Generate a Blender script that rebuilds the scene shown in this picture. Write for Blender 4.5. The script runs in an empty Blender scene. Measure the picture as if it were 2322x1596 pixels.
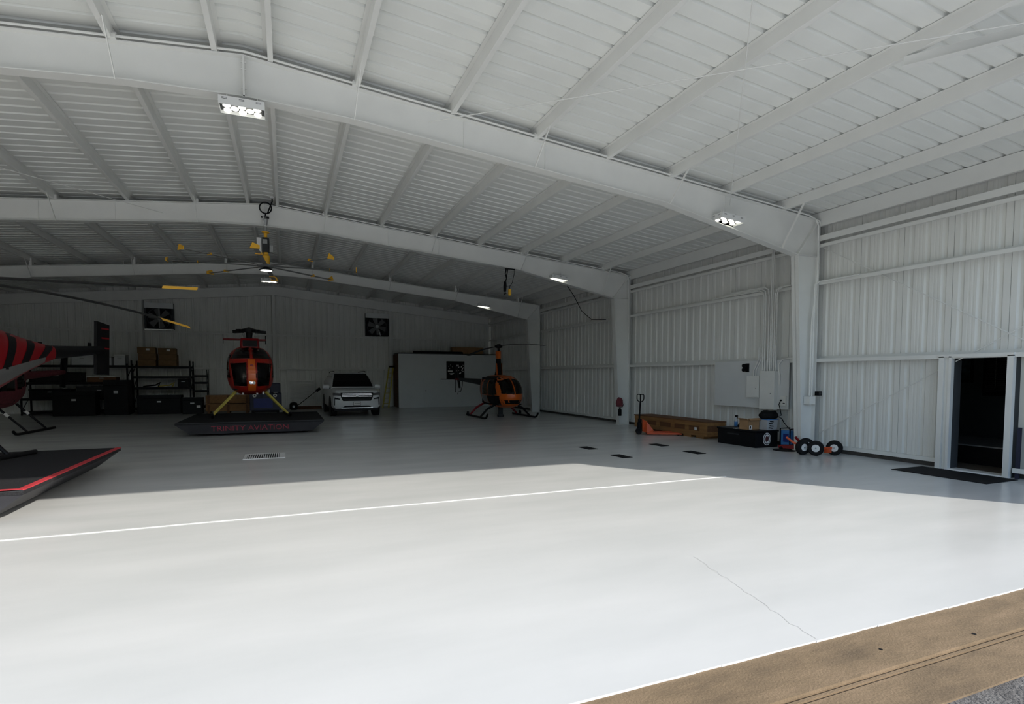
import bpy, bmesh, math, random
from mathutils import Vector, Matrix
random.seed(7)
S = bpy.context.scene
C = S.collection
PI = math.pi

# ------------------------------------------------------------------ camera
cam_d = bpy.data.cameras.new('camera'); cam = bpy.data.objects.new('camera', cam_d); C.objects.link(cam)
cam_d.sensor_fit = 'HORIZONTAL'; cam_d.sensor_width = 36.0
cam_d.lens = 36.0 * 1253.5 / 2322.0
cam_d.shift_x = (1161.0 - 1171.1) / 2322.0
cam_d.shift_y = (918.2 - 798.0) / 2322.0
cam_d.clip_start = 0.05; cam_d.clip_end = 300
_yaw, _pit, _rol = math.radians(22.632), math.radians(-2.986), math.radians(0.067)
_f = Vector((math.sin(_yaw) * math.cos(_pit), math.cos(_yaw) * math.cos(_pit), math.sin(_pit)))
_r = Vector((math.cos(_yaw), -math.sin(_yaw), 0)); _u = _r.cross(_f)
_r2 = _r * math.cos(_rol) + _u * math.sin(_rol); _u2 = _u * math.cos(_rol) - _r * math.sin(_rol)
_m = Matrix((( _r2.x, _u2.x, -_f.x, 0), (_r2.y, _u2.y, -_f.y, 0), (_r2.z, _u2.z, -_f.z, 1.743), (0, 0, 0, 1)))
cam.matrix_world = _m
S.camera = cam
# ------------------------------------------------------------------ world, sun, exposure
SUN_EL = math.atan(0.54)
SUN_DIR = Vector((-0.598 * math.cos(SUN_EL), 0.802 * math.cos(SUN_EL), -math.sin(SUN_EL)))   # travel direction of the light
w = bpy.data.worlds.new('sky'); S.world = w; w.use_nodes = True
nt = w.node_tree; nt.nodes.clear()
wo = nt.nodes.new('ShaderNodeOutputWorld'); bg = nt.nodes.new('ShaderNodeBackground'); sk = nt.nodes.new('ShaderNodeTexSky')
sk.sky_type = 'NISHITA'; sk.sun_disc = False; sk.sun_elevation = SUN_EL
sk.sun_rotation = math.atan2(-SUN_DIR.x, -SUN_DIR.y); sk.air_density = 1.0; sk.dust_density = 0.8
bg.inputs['Strength'].default_value = 0.25
nt.links.new(sk.outputs[0], bg.inputs[0]); nt.links.new(bg.outputs[0], wo.inputs[0])
sl = bpy.data.lights.new('sun', 'SUN'); sl.energy = 4.3; sl.angle = math.radians(0.53); sl.color = (1.0, 0.94, 0.86)
so = bpy.data.objects.new('sun', sl); C.objects.link(so)
so.rotation_euler = SUN_DIR.to_track_quat('-Z', 'Y').to_euler(); so.location = (20, -25, 20)
S.view_settings.view_transform = 'Standard'; S.view_settings.look = 'None'
S.view_settings.exposure = 0.34; S.view_settings.gamma = 1.0; S.view_settings.use_curve_mapping = False

# ------------------------------------------------------------------ materials
MATS = {}
def mat(name, col, rough=0.5, metal=0.0, var=0.06, scale=6.0, bump=0.0, bscale=60.0, spec=0.5, coat=0.0, emit=None, estr=0.0, stretch=None):
    if name in MATS: return MATS[name]
    m = bpy.data.materials.new(name); m.use_nodes = True; n = m.node_tree.nodes; l = m.node_tree.links
    b = n['Principled BSDF']
    b.inputs['Roughness'].default_value = rough; b.inputs['Metallic'].default_value = metal
    b.inputs['Specular IOR Level'].default_value = spec; b.inputs['Coat Weight'].default_value = coat
    tc = n.new('ShaderNodeTexCoord'); mp = n.new('ShaderNodeMapping'); l.new(tc.outputs['Object'], mp.inputs[0])
    if stretch: mp.inputs['Scale'].default_value = stretch
    ns = n.new('ShaderNodeTexNoise'); ns.inputs['Scale'].default_value = scale; ns.inputs['Detail'].default_value = 5
    l.new(mp.outputs[0], ns.inputs['Vector'])
    rp = n.new('ShaderNodeValToRGB'); l.new(ns.outputs['Fac'], rp.inputs[0])
    rp.color_ramp.elements[0].position = 0.3; rp.color_ramp.elements[1].position = 0.7
    rp.color_ramp.elements[0].color = tuple(max(0, c * (1 - var)) for c in col) + (1,)
    rp.color_ramp.elements[1].color = tuple(min(1, c * (1 + var)) for c in col) + (1,)
    l.new(rp.outputs[0], b.inputs['Base Color'])
    if bump:
        n2 = n.new('ShaderNodeTexNoise'); n2.inputs['Scale'].default_value = bscale; n2.inputs['Detail'].default_value = 4
        l.new(mp.outputs[0], n2.inputs['Vector'])
        bp = n.new('ShaderNodeBump'); bp.inputs['Strength'].default_value = bump; bp.inputs['Distance'].default_value = 0.02
        l.new(n2.outputs['Fac'], bp.inputs['Height']); l.new(bp.outputs[0], b.inputs['Normal'])
    if emit:
        b.inputs['Emission Color'].default_value = emit + (1,); b.inputs['Emission Strength'].default_value = estr
    MATS[name] = m; return m

def glass(name, tint, gloss=0.05):
    if name in MATS: return MATS[name]
    m = bpy.data.materials.new(name); m.use_nodes = True; n = m.node_tree.nodes; l = m.node_tree.links
    n.clear()
    o = n.new('ShaderNodeOutputMaterial'); t = n.new('ShaderNodeBsdfTransparent'); g = n.new('ShaderNodeBsdfGlossy')
    g.inputs['Roughness'].default_value = gloss
    nz = n.new('ShaderNodeTexNoise'); nz.inputs['Scale'].default_value = 3.0
    rp = n.new('ShaderNodeValToRGB'); l.new(nz.outputs['Fac'], rp.inputs[0])
    rp.color_ramp.elements[0].color = tuple(c * 0.92 for c in tint) + (1,); rp.color_ramp.elements[1].color = tint + (1,)
    l.new(rp.outputs[0], t.inputs['Color'])
    fr = n.new('ShaderNodeFresnel'); fr.inputs['IOR'].default_value = 1.45
    mx = n.new('ShaderNodeMixShader'); l.new(fr.outputs[0], mx.inputs[0]); l.new(t.outputs[0], mx.inputs[1]); l.new(g.outputs[0], mx.inputs[2])
    l.new(mx.outputs[0], o.inputs[0]); MATS[name] = m; return m

WALL = mat('painted_sheet_metal', (0.815, 0.82, 0.785), 0.5, 0, 0.035, 1.2, 0.04, 25, stretch=(6, 6, 0.5))
ROOFM = mat('painted_roof_sheet', (0.87, 0.885, 0.85), 0.5, 0, 0.03, 1.5, 0.03, 25)
STEEL = mat('white_painted_steel', (0.81, 0.815, 0.785), 0.42, 0, 0.03, 2.0, 0.03, 40)
BOARD = mat('white_painted_board', (0.72, 0.74, 0.74), 0.55, 0, 0.02, 2.0)
LINEN = mat('white_gloss_paint', (0.78, 0.79, 0.78), 0.35, 0, 0.02, 4.0)
BLACK = mat('black_paint', (0.008, 0.008, 0.009), 0.45, 0, 0.2, 8.0, spec=0.12)
BLKM = mat('black_matte', (0.010, 0.010, 0.011), 0.85, 0, 0.2, 20.0, 0.2, 80, spec=0.12)
RUBBER = mat('black_rubber', (0.013, 0.013, 0.014), 0.8, 0, 0.2, 10.0, 0.1, 60, spec=0.15)
DKGREY = mat('dark_grey_metal', (0.04, 0.042, 0.045), 0.5, 0.2, 0.12, 6.0, spec=0.2)
GREY = mat('grey_metal', (0.35, 0.36, 0.36), 0.4, 0.5, 0.08, 6.0)
CHROME = mat('bright_metal', (0.75, 0.76, 0.78), 0.15, 1.0, 0.04, 6.0)
RED = mat('red_gloss_paint', (0.33, 0.016, 0.010), 0.35, 0, 0.06, 4.0, spec=0.4)
DKRED = mat('crimson_gloss_paint', (0.21, 0.006, 0.010), 0.35, 0, 0.06, 4.0, spec=0.3)
REDTAPE = mat('red_edge_paint', (0.44, 0.04, 0.05), 0.6, 0, 0.06, 8.0, spec=0.2)
ORANGE = mat('orange_gloss_paint', (0.68, 0.13, 0.015), 0.3, 0, 0.06, 4.0, coat=0.15)
ORANGE2 = mat('orange_red_steel', (0.60, 0.085, 0.02), 0.5, 0, 0.1, 8.0)
YELLOW = mat('yellow_paint', (0.85, 0.46, 0.03), 0.45, 0, 0.05, 6.0)
PALEYEL = mat('faded_yellow_paint', (0.55, 0.46, 0.09), 0.45, 0, 0.06, 6.0)
BLUE = mat('blue_plastic', (0.012, 0.025, 0.17), 0.4, 0, 0.08, 6.0)
SKYBLUE = mat('light_blue_plastic', (0.05, 0.20, 0.50), 0.4, 0, 0.08, 6.0)
NAVY = mat('navy_paint', (0.010, 0.014, 0.04), 0.5, 0, 0.1, 6.0)
WOOD = mat('plywood_crate', (0.27, 0.135, 0.045), 0.7, 0, 0.22, 3.0, 0.15, 30, stretch=(3, 0.4, 6))
WOODD = mat('dark_plywood', (0.15, 0.065, 0.025), 0.75, 0, 0.2, 3.0, 0.15, 30, stretch=(3, 0.4, 6))
CARD = mat('brown_cardboard', (0.36, 0.21, 0.10), 0.85, 0, 0.1, 5.0, 0.06, 40)
SACK = mat('kraft_carton', (0.20, 0.115, 0.05), 0.85, 0, 0.15, 5.0, 0.1, 20)
PAPER = mat('white_paper', (0.75, 0.75, 0.73), 0.7, 0, 0.04, 9.0)
PLAST = mat('translucent_plastic', (0.50, 0.52, 0.54), 0.35, 0, 0.08, 4.0)
LED = mat('led_emitter', (0.9, 0.9, 0.85), 0.5, 0, 0.0, 3.0, emit=(1.0, 0.98, 0.86), estr=2.2)
SUVW = mat('white_car_paint', (0.72, 0.74, 0.75), 0.35, 0, 0.02, 3.0, coat=0.2)
TAN = mat('tan_upholstery', (0.30, 0.26, 0.21), 0.8, 0, 0.1, 8.0)
INTER = mat('cabin_dark', (0.02, 0.02, 0.022), 0.85, 0, 0.2, 8.0, spec=0.1)
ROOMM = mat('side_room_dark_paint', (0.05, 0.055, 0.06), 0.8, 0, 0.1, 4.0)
CURB = mat('shade_dark_concrete', (0.07, 0.062, 0.055), 0.9, 0, 0.2, 5.0, 0.2, 40)  # dark tone stands for the shadow under the base trim; reused in the track slot
MAROON = mat('maroon_fabric', (0.16, 0.03, 0.04), 0.85, 0, 0.2, 12.0, 0.2, 50)
GLASSD = glass('tinted_glass', (0.30, 0.32, 0.32))
GLASSC = glass('canopy_glass', (0.50, 0.54, 0.53))
GLASSB = mat('black_window_glass', (0.004, 0.004, 0.005), 0.08, 0, 0.1, 3.0, spec=0.25)
LENS = mat('headlamp_lens', (0.02, 0.02, 0.022), 0.2, 0, 0.2, 20.0, spec=0.3)

def floor_material():
    m = bpy.data.materials.new('glossy_floor_paint'); m.use_nodes = True; n = m.node_tree.nodes; l = m.node_tree.links
    b = n['Principled BSDF']; b.inputs['Specular IOR Level'].default_value = 0.5
    tc = n.new('ShaderNodeTexCoord'); mp = n.new('ShaderNodeMapping'); l.new(tc.outputs['Object'], mp.inputs[0]); mp.inputs['Scale'].default_value = (0.35, 1.2, 1)
    ns = n.new('ShaderNodeTexNoise'); ns.inputs['Scale'].default_value = 1.3; ns.inputs['Detail'].default_value = 7; l.new(mp.outputs[0], ns.inputs['Vector'])
    rp = n.new('ShaderNodeValToRGB'); l.new(ns.outputs['Fac'], rp.inputs[0])
    rp.color_ramp.elements[0].position = 0.32; rp.color_ramp.elements[0].color = (0.60, 0.615, 0.605, 1)
    rp.color_ramp.elements[1].position = 0.68; rp.color_ramp.elements[1].color = (0.66, 0.67, 0.66, 1)
    l.new(rp.outputs[0], b.inputs['Base Color'])
    r2 = n.new('ShaderNodeMapRange'); r2.inputs['To Min'].default_value = 0.16; r2.inputs['To Max'].default_value = 0.30
    l.new(ns.outputs['Fac'], r2.inputs['Value']); l.new(r2.outputs[0], b.inputs['Roughness'])
    n2 = n.new('ShaderNodeTexNoise'); n2.inputs['Scale'].default_value = 5; n2.inputs['Detail'].default_value = 6; l.new(mp.outputs[0], n2.inputs['Vector'])
    bp = n.new('ShaderNodeBump'); bp.inputs['Strength'].default_value = 0.05; bp.inputs['Distance'].default_value = 0.02
    l.new(n2.outputs['Fac'], bp.inputs['Height']); l.new(bp.outputs[0], b.inputs['Normal'])
    return m
FLOORM = floor_material()
def ground_material(name, cols, scale, bump, bscale, rough=0.9, stretch=(1, 1, 1)):
    m = bpy.data.materials.new(name); m.use_nodes = True; n = m.node_tree.nodes; l = m.node_tree.links
    b = n['Principled BSDF']; b.inputs['Roughness'].default_value = rough
    tc = n.new('ShaderNodeTexCoord'); mp = n.new('ShaderNodeMapping'); mp.inputs['Scale'].default_value = stretch; l.new(tc.outputs['Object'], mp.inputs[0])
    a = n.new('ShaderNodeTexNoise'); a.inputs['Scale'].default_value = scale; a.inputs['Detail'].default_value = 9; a.inputs['Roughness'].default_value = 0.65
    l.new(mp.outputs[0], a.inputs['Vector'])
    rp = n.new('ShaderNodeValToRGB'); l.new(a.outputs['Fac'], rp.inputs[0])
    k = rp.color_ramp.elements
    k[0].position = 0.28; k[0].color = cols[0] + (1,); k[1].position = 0.72; k[1].color = cols[2] + (1,)
    e = k.new(0.5); e.color = cols[1] + (1,)
    l.new(rp.outputs[0], b.inputs['Base Color'])
    v = n.new('ShaderNodeTexNoise'); v.inputs['Scale'].default_value = bscale; v.inputs['Detail'].default_value = 5; l.new(tc.outputs['Object'], v.inputs['Vector'])
    bp = n.new('ShaderNodeBump'); bp.inputs['Strength'].default_value = bump; bp.inputs['Distance'].default_value = 0.02
    l.new(v.outputs['Fac'], bp.inputs['Height']); l.new(bp.outputs[0], b.inputs['Normal'])
    return m
BROWN = ground_material('stained_brown_concrete', ((0.115, 0.083, 0.050), (0.20, 0.143, 0.083), (0.28, 0.20, 0.122)), 1.8, 0.25, 70, 0.9, (0.7, 2, 1))
ASPH = ground_material('grey_asphalt', ((0.07, 0.068, 0.066), (0.12, 0.115, 0.11), (0.19, 0.185, 0.175)), 9, 0.9, 60)

UNSEEN_GREEN = ground_material('added_ground_green', ((0.04, 0.065, 0.02), (0.06, 0.09, 0.03), (0.09, 0.11, 0.045)), 3.0, 0.5, 40)  # for the added grass and trees behind the camera
BOUNCE_RAMP = ground_material('bounce_ramp_concrete', ((0.56, 0.55, 0.53), (0.62, 0.61, 0.59), (0.68, 0.67, 0.64)), 1.2, 0.2, 60)  # kept bright so the added ramp throws light inside

# ------------------------------------------------------------------ mesh helpers
class MB:
    def __init__(s): s.v = []; s.f = []
    def add(s, vs, fs):
        o = len(s.v); s.v += [tuple(p) for p in vs]; s.f += [tuple(i + o for i in f) for f in fs]; return s
    def box(s, x0, x1, y0, y1, z0, z1):
        if x0 > x1: x0, x1 = x1, x0
        if y0 > y1: y0, y1 = y1, y0
        if z0 > z1: z0, z1 = z1, z0
        return s.add([(x0, y0, z0), (x1, y0, z0), (x1, y1, z0), (x0, y1, z0), (x0, y0, z1), (x1, y0, z1), (x1, y1, z1), (x0, y1, z1)],
                     [(0, 3, 2, 1), (4, 5, 6, 7), (0, 1, 5, 4), (1, 2, 6, 5), (2, 3, 7, 6), (3, 0, 4, 7)])
    def obox(s, c, size, rot=(0, 0, 0)):
        from mathutils import Euler
        R = Euler(rot).to_matrix(); hx, hy, hz = [k / 2 for k in size]; c = Vector(c)
        vs = [c + R @ Vector((a * hx, b * hy, d * hz)) for d in (-1, 1) for a, b in ((-1, -1), (1, -1), (1, 1), (-1, 1))]
        return s.add(vs, [(0, 3, 2, 1), (4, 5, 6, 7), (0, 1, 5, 4), (1, 2, 6, 5), (2, 3, 7, 6), (3, 0, 4, 7)])
    def beam(s, p0, p1, wd, ht, up=(0, 0, 1)):
        p0 = Vector(p0); p1 = Vector(p1); d = (p1 - p0).normalized(); u = Vector(up)
        a = d.cross(u)
        if a.length < 1e-4: a = d.cross(Vector((1, 0, 0)))
        a.normalize(); b = a.cross(d)
        vs = [p + a * i * wd / 2 + b * j * ht / 2 for p in (p0, p1) for i, j in ((-1, -1), (1, -1), (1, 1), (-1, 1))]
        return s.add(vs, [(0, 1, 2, 3), (7, 6, 5, 4), (0, 4, 5, 1), (1, 5, 6, 2), (2, 6, 7, 3), (3, 7, 4, 0)])
    def tube(s, pts, r, n=8, caps=True):
        pts = [Vector(p) for p in pts]; rs = r if isinstance(r, (list, tuple)) else [r] * len(pts)
        ref = None; rings = []
        for i, p in enumerate(pts):
            d = (pts[min(i + 1, len(pts) - 1)] - pts[max(i - 1, 0)]).normalized()
            if ref is None:
                ref = Vector((0, 0, 1)) if abs(d.z) < 0.9 else Vector((1, 0, 0))
            a = d.cross(ref); a.normalize(); b = a.cross(d); ref = b
            rings.append([p + (a * math.cos(2 * PI * k / n) + b * math.sin(2 * PI * k / n)) * rs[i] for k in range(n)])
        vs = [q for R in rings for q in R]; fs = []
        for i in range(len(pts) - 1):
            for k in range(n):
                fs.append((i * n + k, i * n + (k + 1) % n, (i + 1) * n + (k + 1) % n, (i + 1) * n + k))
        if caps:
            fs.append(tuple(range(n - 1, -1, -1))); fs.append(tuple((len(pts) - 1) * n + k for k in range(n)))
        return s.add(vs, fs)
    def cyl(s, p0, p1, r, n=16, r2=None): return s.tube([p0, p1], [r, r if r2 is None else r2], n)
    def lathe(s, prof, o=(0, 0, 0), axis='z', n=20):
        vs = []; fs = []; o = Vector(o)
        for (r, h) in prof:
            for k in range(n):
                a = 2 * PI * k / n; c, d = r * math.cos(a), r * math.sin(a)
                vs.append(o + (Vector((c, d, h)) if axis == 'z' else Vector((h, c, d)) if axis == 'x' else Vector((d, h, c))))
        for i in range(len(prof) - 1):
            for k in range(n):
                fs.append((i * n + k, i * n + (k + 1) % n, (i + 1) * n + (k + 1) % n, (i + 1) * n + k))
        fs.append(tuple(range(n - 1, -1, -1))); fs.append(tuple((len(prof) - 1) * n + k for k in range(n)))
        return s.add(vs, fs)
    def prism(s, poly, axis, a, b):
        n = len(poly)
        def P(p, t): return (t, p[0], p[1]) if axis == 'x' else (p[0], t, p[1]) if axis == 'y' else (p[0], p[1], t)
        vs = [P(p, a) for p in poly] + [P(p, b) for p in poly]
        fs = [tuple(range(n)), tuple(range(2 * n - 1, n - 1, -1))] + [(i, i + n, (i + 1) % n + n, (i + 1) % n) for i in range(n)]
        return s.add(vs, fs)
    def loft(s, secs, caps=True):
        n = len(secs[0]); vs = [p for q in secs for p in q]; fs = []
        for i in range(len(secs) - 1):
            for k in range(n): fs.append((i * n + k, i * n + (k + 1) % n, (i + 1) * n + (k + 1) % n, (i + 1) * n + k))
        if caps: fs.append(tuple(range(n - 1, -1, -1))); fs.append(tuple((len(secs) - 1) * n + k for k in range(n)))
        return s.add(vs, fs)
    def grid(s, fn, nu, nv):
        vs = [fn(i / nu, j / nv) for i in range(nu + 1) for j in range(nv + 1)]
        fs = [(i * (nv + 1) + j, (i + 1) * (nv + 1) + j, (i + 1) * (nv + 1) + j + 1, i * (nv + 1) + j + 1) for i in range(nu) for j in range(nv)]
        return s.add(vs, fs)
    def mesh(s, name, m, smooth=False, fix=True):
        me = bpy.data.meshes.new(name); me.from_pydata(s.v, [], s.f); me.validate()
        if fix:
            bm = bmesh.new(); bm.from_mesh(me); bmesh.ops.recalc_face_normals(bm, faces=bm.faces); bm.to_mesh(me); bm.free()
        if smooth:
            for p in me.polygons: p.use_smooth = True
            me.set_sharp_from_angle(angle=math.radians(38))
        me.materials.append(m); return me
    def build(s, name, m, parent=None, smooth=False, fix=True, bevel=0.0):
        o = bpy.data.objects.new(name, s.mesh(name, m, smooth, fix)); C.objects.link(o)
        if parent is not None: o.parent = parent
        if bevel:
            md = o.modifiers.new('bevel', 'BEVEL'); md.width = bevel; md.segments = 2; md.limit_method = 'ANGLE'; md.angle_limit = math.radians(40)
        return o
def tag(o, label=None, cat=None, group=None, kind=None):
    if label: o['label'] = label
    if cat: o['category'] = cat
    if group: o['group'] = group
    if kind: o['kind'] = kind
    return o
def thing(name, label, cat, loc=(0, 0, 0), rz=0, group=None):
    o = bpy.data.objects.new(name, None); C.objects.link(o); o.empty_display_size = 0.2
    o.location = loc; o.rotation_euler = (0, 0, rz); return tag(o, label, cat, group)
def structure(name, label):
    o = bpy.data.objects.new(name, None); C.objects.link(o); return tag(o, label, None, None, 'structure')
def inst(name, me, parent, loc=(0, 0, 0), rot=(0, 0, 0)):
    o = bpy.data.objects.new(name, me); C.objects.link(o); o.parent = parent; o.location = loc; o.rotation_euler = rot; return o
def copy_tree(o, parent=None):
    c = o.copy(); C.objects.link(c); c.parent = parent
    for ch in list(o.children): copy_tree(ch, c)
    return c
def arc(c, r, a0, a1, n, plane='xz'):
    out = []
    for i in range(n + 1):
        a = a0 + (a1 - a0) * i / n; p, q = r * math.cos(a), r * math.sin(a)
        out.append((c[0] + p, c[1], c[2] + q) if plane == 'xz' else (c[0], c[1] + p, c[2] + q) if plane == 'yz' else (c[0] + p, c[1] + q, c[2]))
    return out
def text_mesh(body, size, m, name, extrude=0.002):
    cu = bpy.data.curves.new(name, 'FONT'); cu.body = body; cu.size = size; cu.extrude = extrude; cu.align_x = 'CENTER'; cu.align_y = 'CENTER'; cu.resolution_u = 3
    t = bpy.data.objects.new(name, cu); C.objects.link(t)
    bpy.context.view_layer.update()
    me = bpy.data.meshes.new_from_object(t.evaluated_get(bpy.context.evaluated_depsgraph_get()))
    bpy.data.objects.remove(t); bpy.data.curves.remove(cu)
    me.materials.clear(); me.materials.append(m); me.name = name; return me

# ------------------------------------------------------------------ dimensions
FY = [1.74, 9.36, 16.98, 24.6]            # rigid frames
XR, XL = 11.66, -12.64                    # sheeting planes of the side walls
XG = 11.46                                # inner face of the right wall girts
XC = -0.49                                # ridge
YF, YB = 1.62, 32.2                       # front opening plane, rear sheeting plane
SLOPE = 0.093
def roof(x): return 6.645 - SLOPE * abs(x - XC)

# ------------------------------------------------------------------ floor, apron
MB().box(XL, XR, 2.53, YB, -0.25, 0).build('floor', FLOORM)
fl = bpy.data.objects['floor']; tag(fl, 'glossy white painted concrete hangar floor', None, None, 'structure')
jm = MB()
for i in range(40):
    x0 = XL + (7.05 - XL) * i / 40; x1 = XL + (7.05 - XL) * (i + 1) / 40; d = 0.004 * math.sin(i * 1.7)
    jm.box(x0, x1, 7.405 + d, 7.432 + d, 0.0005, 0.006)
jm.build('joint_sealant', LINEN, fl)
cm = MB(); px, py = 3.62, 4.15; pr = None
random.seed(3)
for i in range(30):
    t = i / 29; x = 3.62 + (3.21 - 3.62) * t + random.uniform(-0.02, 0.02); y = 4.2 + (2.55 - 4.2) * t
    if pr:
        wd = 0.0015; cm.add([(pr[0] - wd, pr[1], 0.0008), (pr[0] + wd, pr[1], 0.0008), (x + wd, y, 0.0008), (x - wd, y, 0.0008)], [(0, 1, 2, 3)])
    pr = (x, y)
cm.build('floor_crack', mat('crack_grey', (0.38, 0.38, 0.37), 0.9), fl)
# white chipped lip where the paint stops
lm_ = MB()
for i in range(80):
    x0 = -4 + 16.0 * i / 80; x1 = x0 + 0.2; e = random.uniform(0.0, 0.006)
    lm_.box(x0, x1, 2.528 - e, 2.5305, -0.009, 0.0005)
lm_.build('floor_edge', LINEN, fl)
ap = tag(MB().box(-14, 14, 2.132, 2.53, -0.25, -0.009).build('concrete_threshold', BROWN), 'stained brown concrete strip along the hangar opening', None, None, 'structure')
MB().box(-14, 14, 1.78, 2.058, -0.25, -0.010).build('outer_strip', BROWN, ap)
MB().box(-14, 14, 2.058, 2.132, -0.25, -0.07).build('track_slot', CURB, ap)
MB().box(-14, 14, 2.084, 2.104, -0.07, -0.016).build('track_rail', BROWN, ap)
for x, y, r in ((3.5, 2.3, 0.012), (4.3, 2.2, 0.015)):
    MB().cyl((x, y, -0.0095), (x, y, -0.008), r, 10).build('bolt_hole', BLKM, ap)
tag(MB().box(-40, 40, -0.9, 1.78, -0.3, -0.022).build('asphalt_apron', ASPH), 'rough grey asphalt strip outside the hangar', None, None, 'structure')
tag(MB().box(-120, 120, -160, -24, -0.4, -0.05).build('added_grass_field', UNSEEN_GREEN), 'added unseen grass beyond the ramp that keeps ground light low', None, None, 'structure')  # added out of view to lower the ground light reaching the rear wall
tl = structure('sky_block_trees', 'added unseen row of trees behind the camera blocking low sky')  # added out of view to block the bright low sky from the rear wall
random.seed(11)
for i in range(34):
    b = bmesh.new(); bmesh.ops.create_icosphere(b, subdivisions=2, radius=1.0)
    for v in b.verts: v.co *= 1 + random.uniform(-0.16, 0.16)
    me = bpy.data.meshes.new('sky_block_crown'); b.to_mesh(me); b.free(); me.materials.append(UNSEEN_GREEN)
    inst('sky_block_crown', me, tl, (-105 + i * 6.3, -48 + random.uniform(-2, 2), 4.6), (0, 0, random.uniform(0, 6))).scale = (4.6, 3.6, random.uniform(5.0, 6.3))
tag(MB().box(-60, 60, -24, -0.9, -0.3, -0.022).build('bounce_ramp', BOUNCE_RAMP), 'added unseen pale ramp bouncing light into the hangar', None, None, 'structure')  # added out of view, pale so that it bounces light to the ceiling

# ------------------------------------------------------------------ sheet metal panels
PW = 0.915
def profile(ribs=(0.15, 0.455, 0.76), h=0.032, seam=True, minor=True, bw=0.052):
    p = [(0, 0.018), (0.010, 0.018), (0.010, 0)] if seam else [(0, 0)]
    for c in ribs:
        p += [(c - bw, 0), (c - 0.024, h), (c + 0.024, h), (c + bw, 0)]
        p += [(c + 0.112, 0), (c + 0.120, 0.003), (c + 0.140, 0.003), (c + 0.148, 0)] if c < 0.7 and minor else []
        p += [(c + 0.178, 0), (c + 0.186, 0.003), (c + 0.206, 0.003), (c + 0.214, 0)] if c < 0.7 and minor else []
    p += [(PW, 0), (PW, 0.018)] if seam else [(PW, 0)]
    return p
PR = profile(); PRR = profile(h=0.045, seam=False, minor=False, bw=0.036)
def strip(pa, pb):
    n = len(pa); b = MB(); b.add(list(pa) + list(pb), [(i, i + 1, n + i + 1, n + i) for i in range(n - 1)]); return b

ceil = structure('ceiling', 'white corrugated metal roof with purlins')
n_roof = 34
mr = strip([(XC, y, roof(XC) + d) for y, d in PRR], [(XR + 0.3, y, roof(XR + 0.3) + d) for y, d in PRR]).mesh('roof_panel', ROOFM, fix=False)
ml = strip([(XC, y, roof(XC) + d) for y, d in PRR], [(XL - 0.3, y, roof(XL - 0.3) + d) for y, d in PRR]).mesh('roof_panel', ROOFM, fix=False)
for i in range(n_roof):
    y = YF + i * PW
    inst('roof_panel', mr, ceil, (0, y, 0)); inst('roof_panel', ml, ceil, (0, y, 0))
# purlins: Z sections running the length of the roof
PX = [-0.155, 1.10, 2.66, 4.24, 5.71, 7.22, 8.72, 10.30]
PXL = [-0.83, -2.09, -3.57, -5.10, -6.63, -8.15, -9.67, -11.2]
def zbar(sx):
    t = 0.004; d = 0.19
    prof = [(0, 0), (-0.062 * sx, 0), (-0.062 * sx, -t), (-t * sx, -t), (-t * sx, -d + t), (0.0, -d), (0.070 * sx, -d), (0.070 * sx, -d + 0.018), (0.066 * sx, -d + 0.018), (0.066 * sx, -d + t), (0, -d + t)]
    return prof
for sx, xs in ((1, PX), (-1, PXL)):
    me = MB().prism(zbar(sx), 'y', YF + 0.02, YB - 0.05).mesh('purlin', STEEL)
    for x in xs: inst('purlin', me, ceil, (x, 0, roof(x) - 0.002))

# right wall
wr = structure('wall_right', 'white corrugated metal side wall with horizontal girts')
DY0, DY1 = 5.54, 6.40                     # clear door opening
JY0, JY1 = 5.45, 6.62                     # outer edges of the jambs
seam0 = 8.40
y = seam0 - 8 * PW
full = strip([(XR + d, -yy, 0.10) for yy, d in PR], [(XR + d, -yy, 5.6) for yy, d in PR]).mesh('wall_panel', WALL, fix=False)
upper = strip([(XR + d, -yy, 2.12) for yy, d in PR], [(XR + d, -yy, 5.6) for yy, d in PR]).mesh('wall_panel', WALL, fix=False)
k = 0
yy = seam0 + 26 * PW
while yy > YF:
    lo = yy - PW
    inst('wall_panel', upper if (lo < JY1 - 0.2 and yy > JY0) else full, wr, (0, yy, 0)); yy -= PW
inst('wall_panel', strip([(XR + 0.004, -a, 0.10) for a in (0, 0.2, 0.42, 0.46, 0.50, 0.72)], [(XR + 0.004, -a, 2.14) for a in (0, 0.2, 0.42, 0.46, 0.50, 0.72)]).mesh('wall_panel', WALL, fix=False), wr, (0, 5.46, 0))
MB().box(XR, XR + 0.02, JY1 - 0.02, 6.62, 0.1, 2.14).build('wall_filler', WALL, wr)
def girt(z, y0, y1, par, name='girt', x=XG, dep=0.20, fh=0.078):
    m = MB(); t = 0.005          # z = lower edge of the inner flange
    m.prism([(x, z), (x + t, z), (x + t, z + fh - t), (x + dep - t, z + fh - t), (x + dep - t, z + fh + 0.06), (x + dep, z + fh + 0.06), (x + dep, z + fh - 2 * t), (x + 2 * t, z + fh - 2 * t), (x + 0.02, z + 0.0), (x + 0.02, z - 0.004), (x, z - 0.004)], 'y', y0, y1)
    return m.build(name, STEEL, par)
bays = [(YF, FY[1]), (FY[1], FY[2]), (FY[2], FY[3]), (FY[3], 32.0)]
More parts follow.
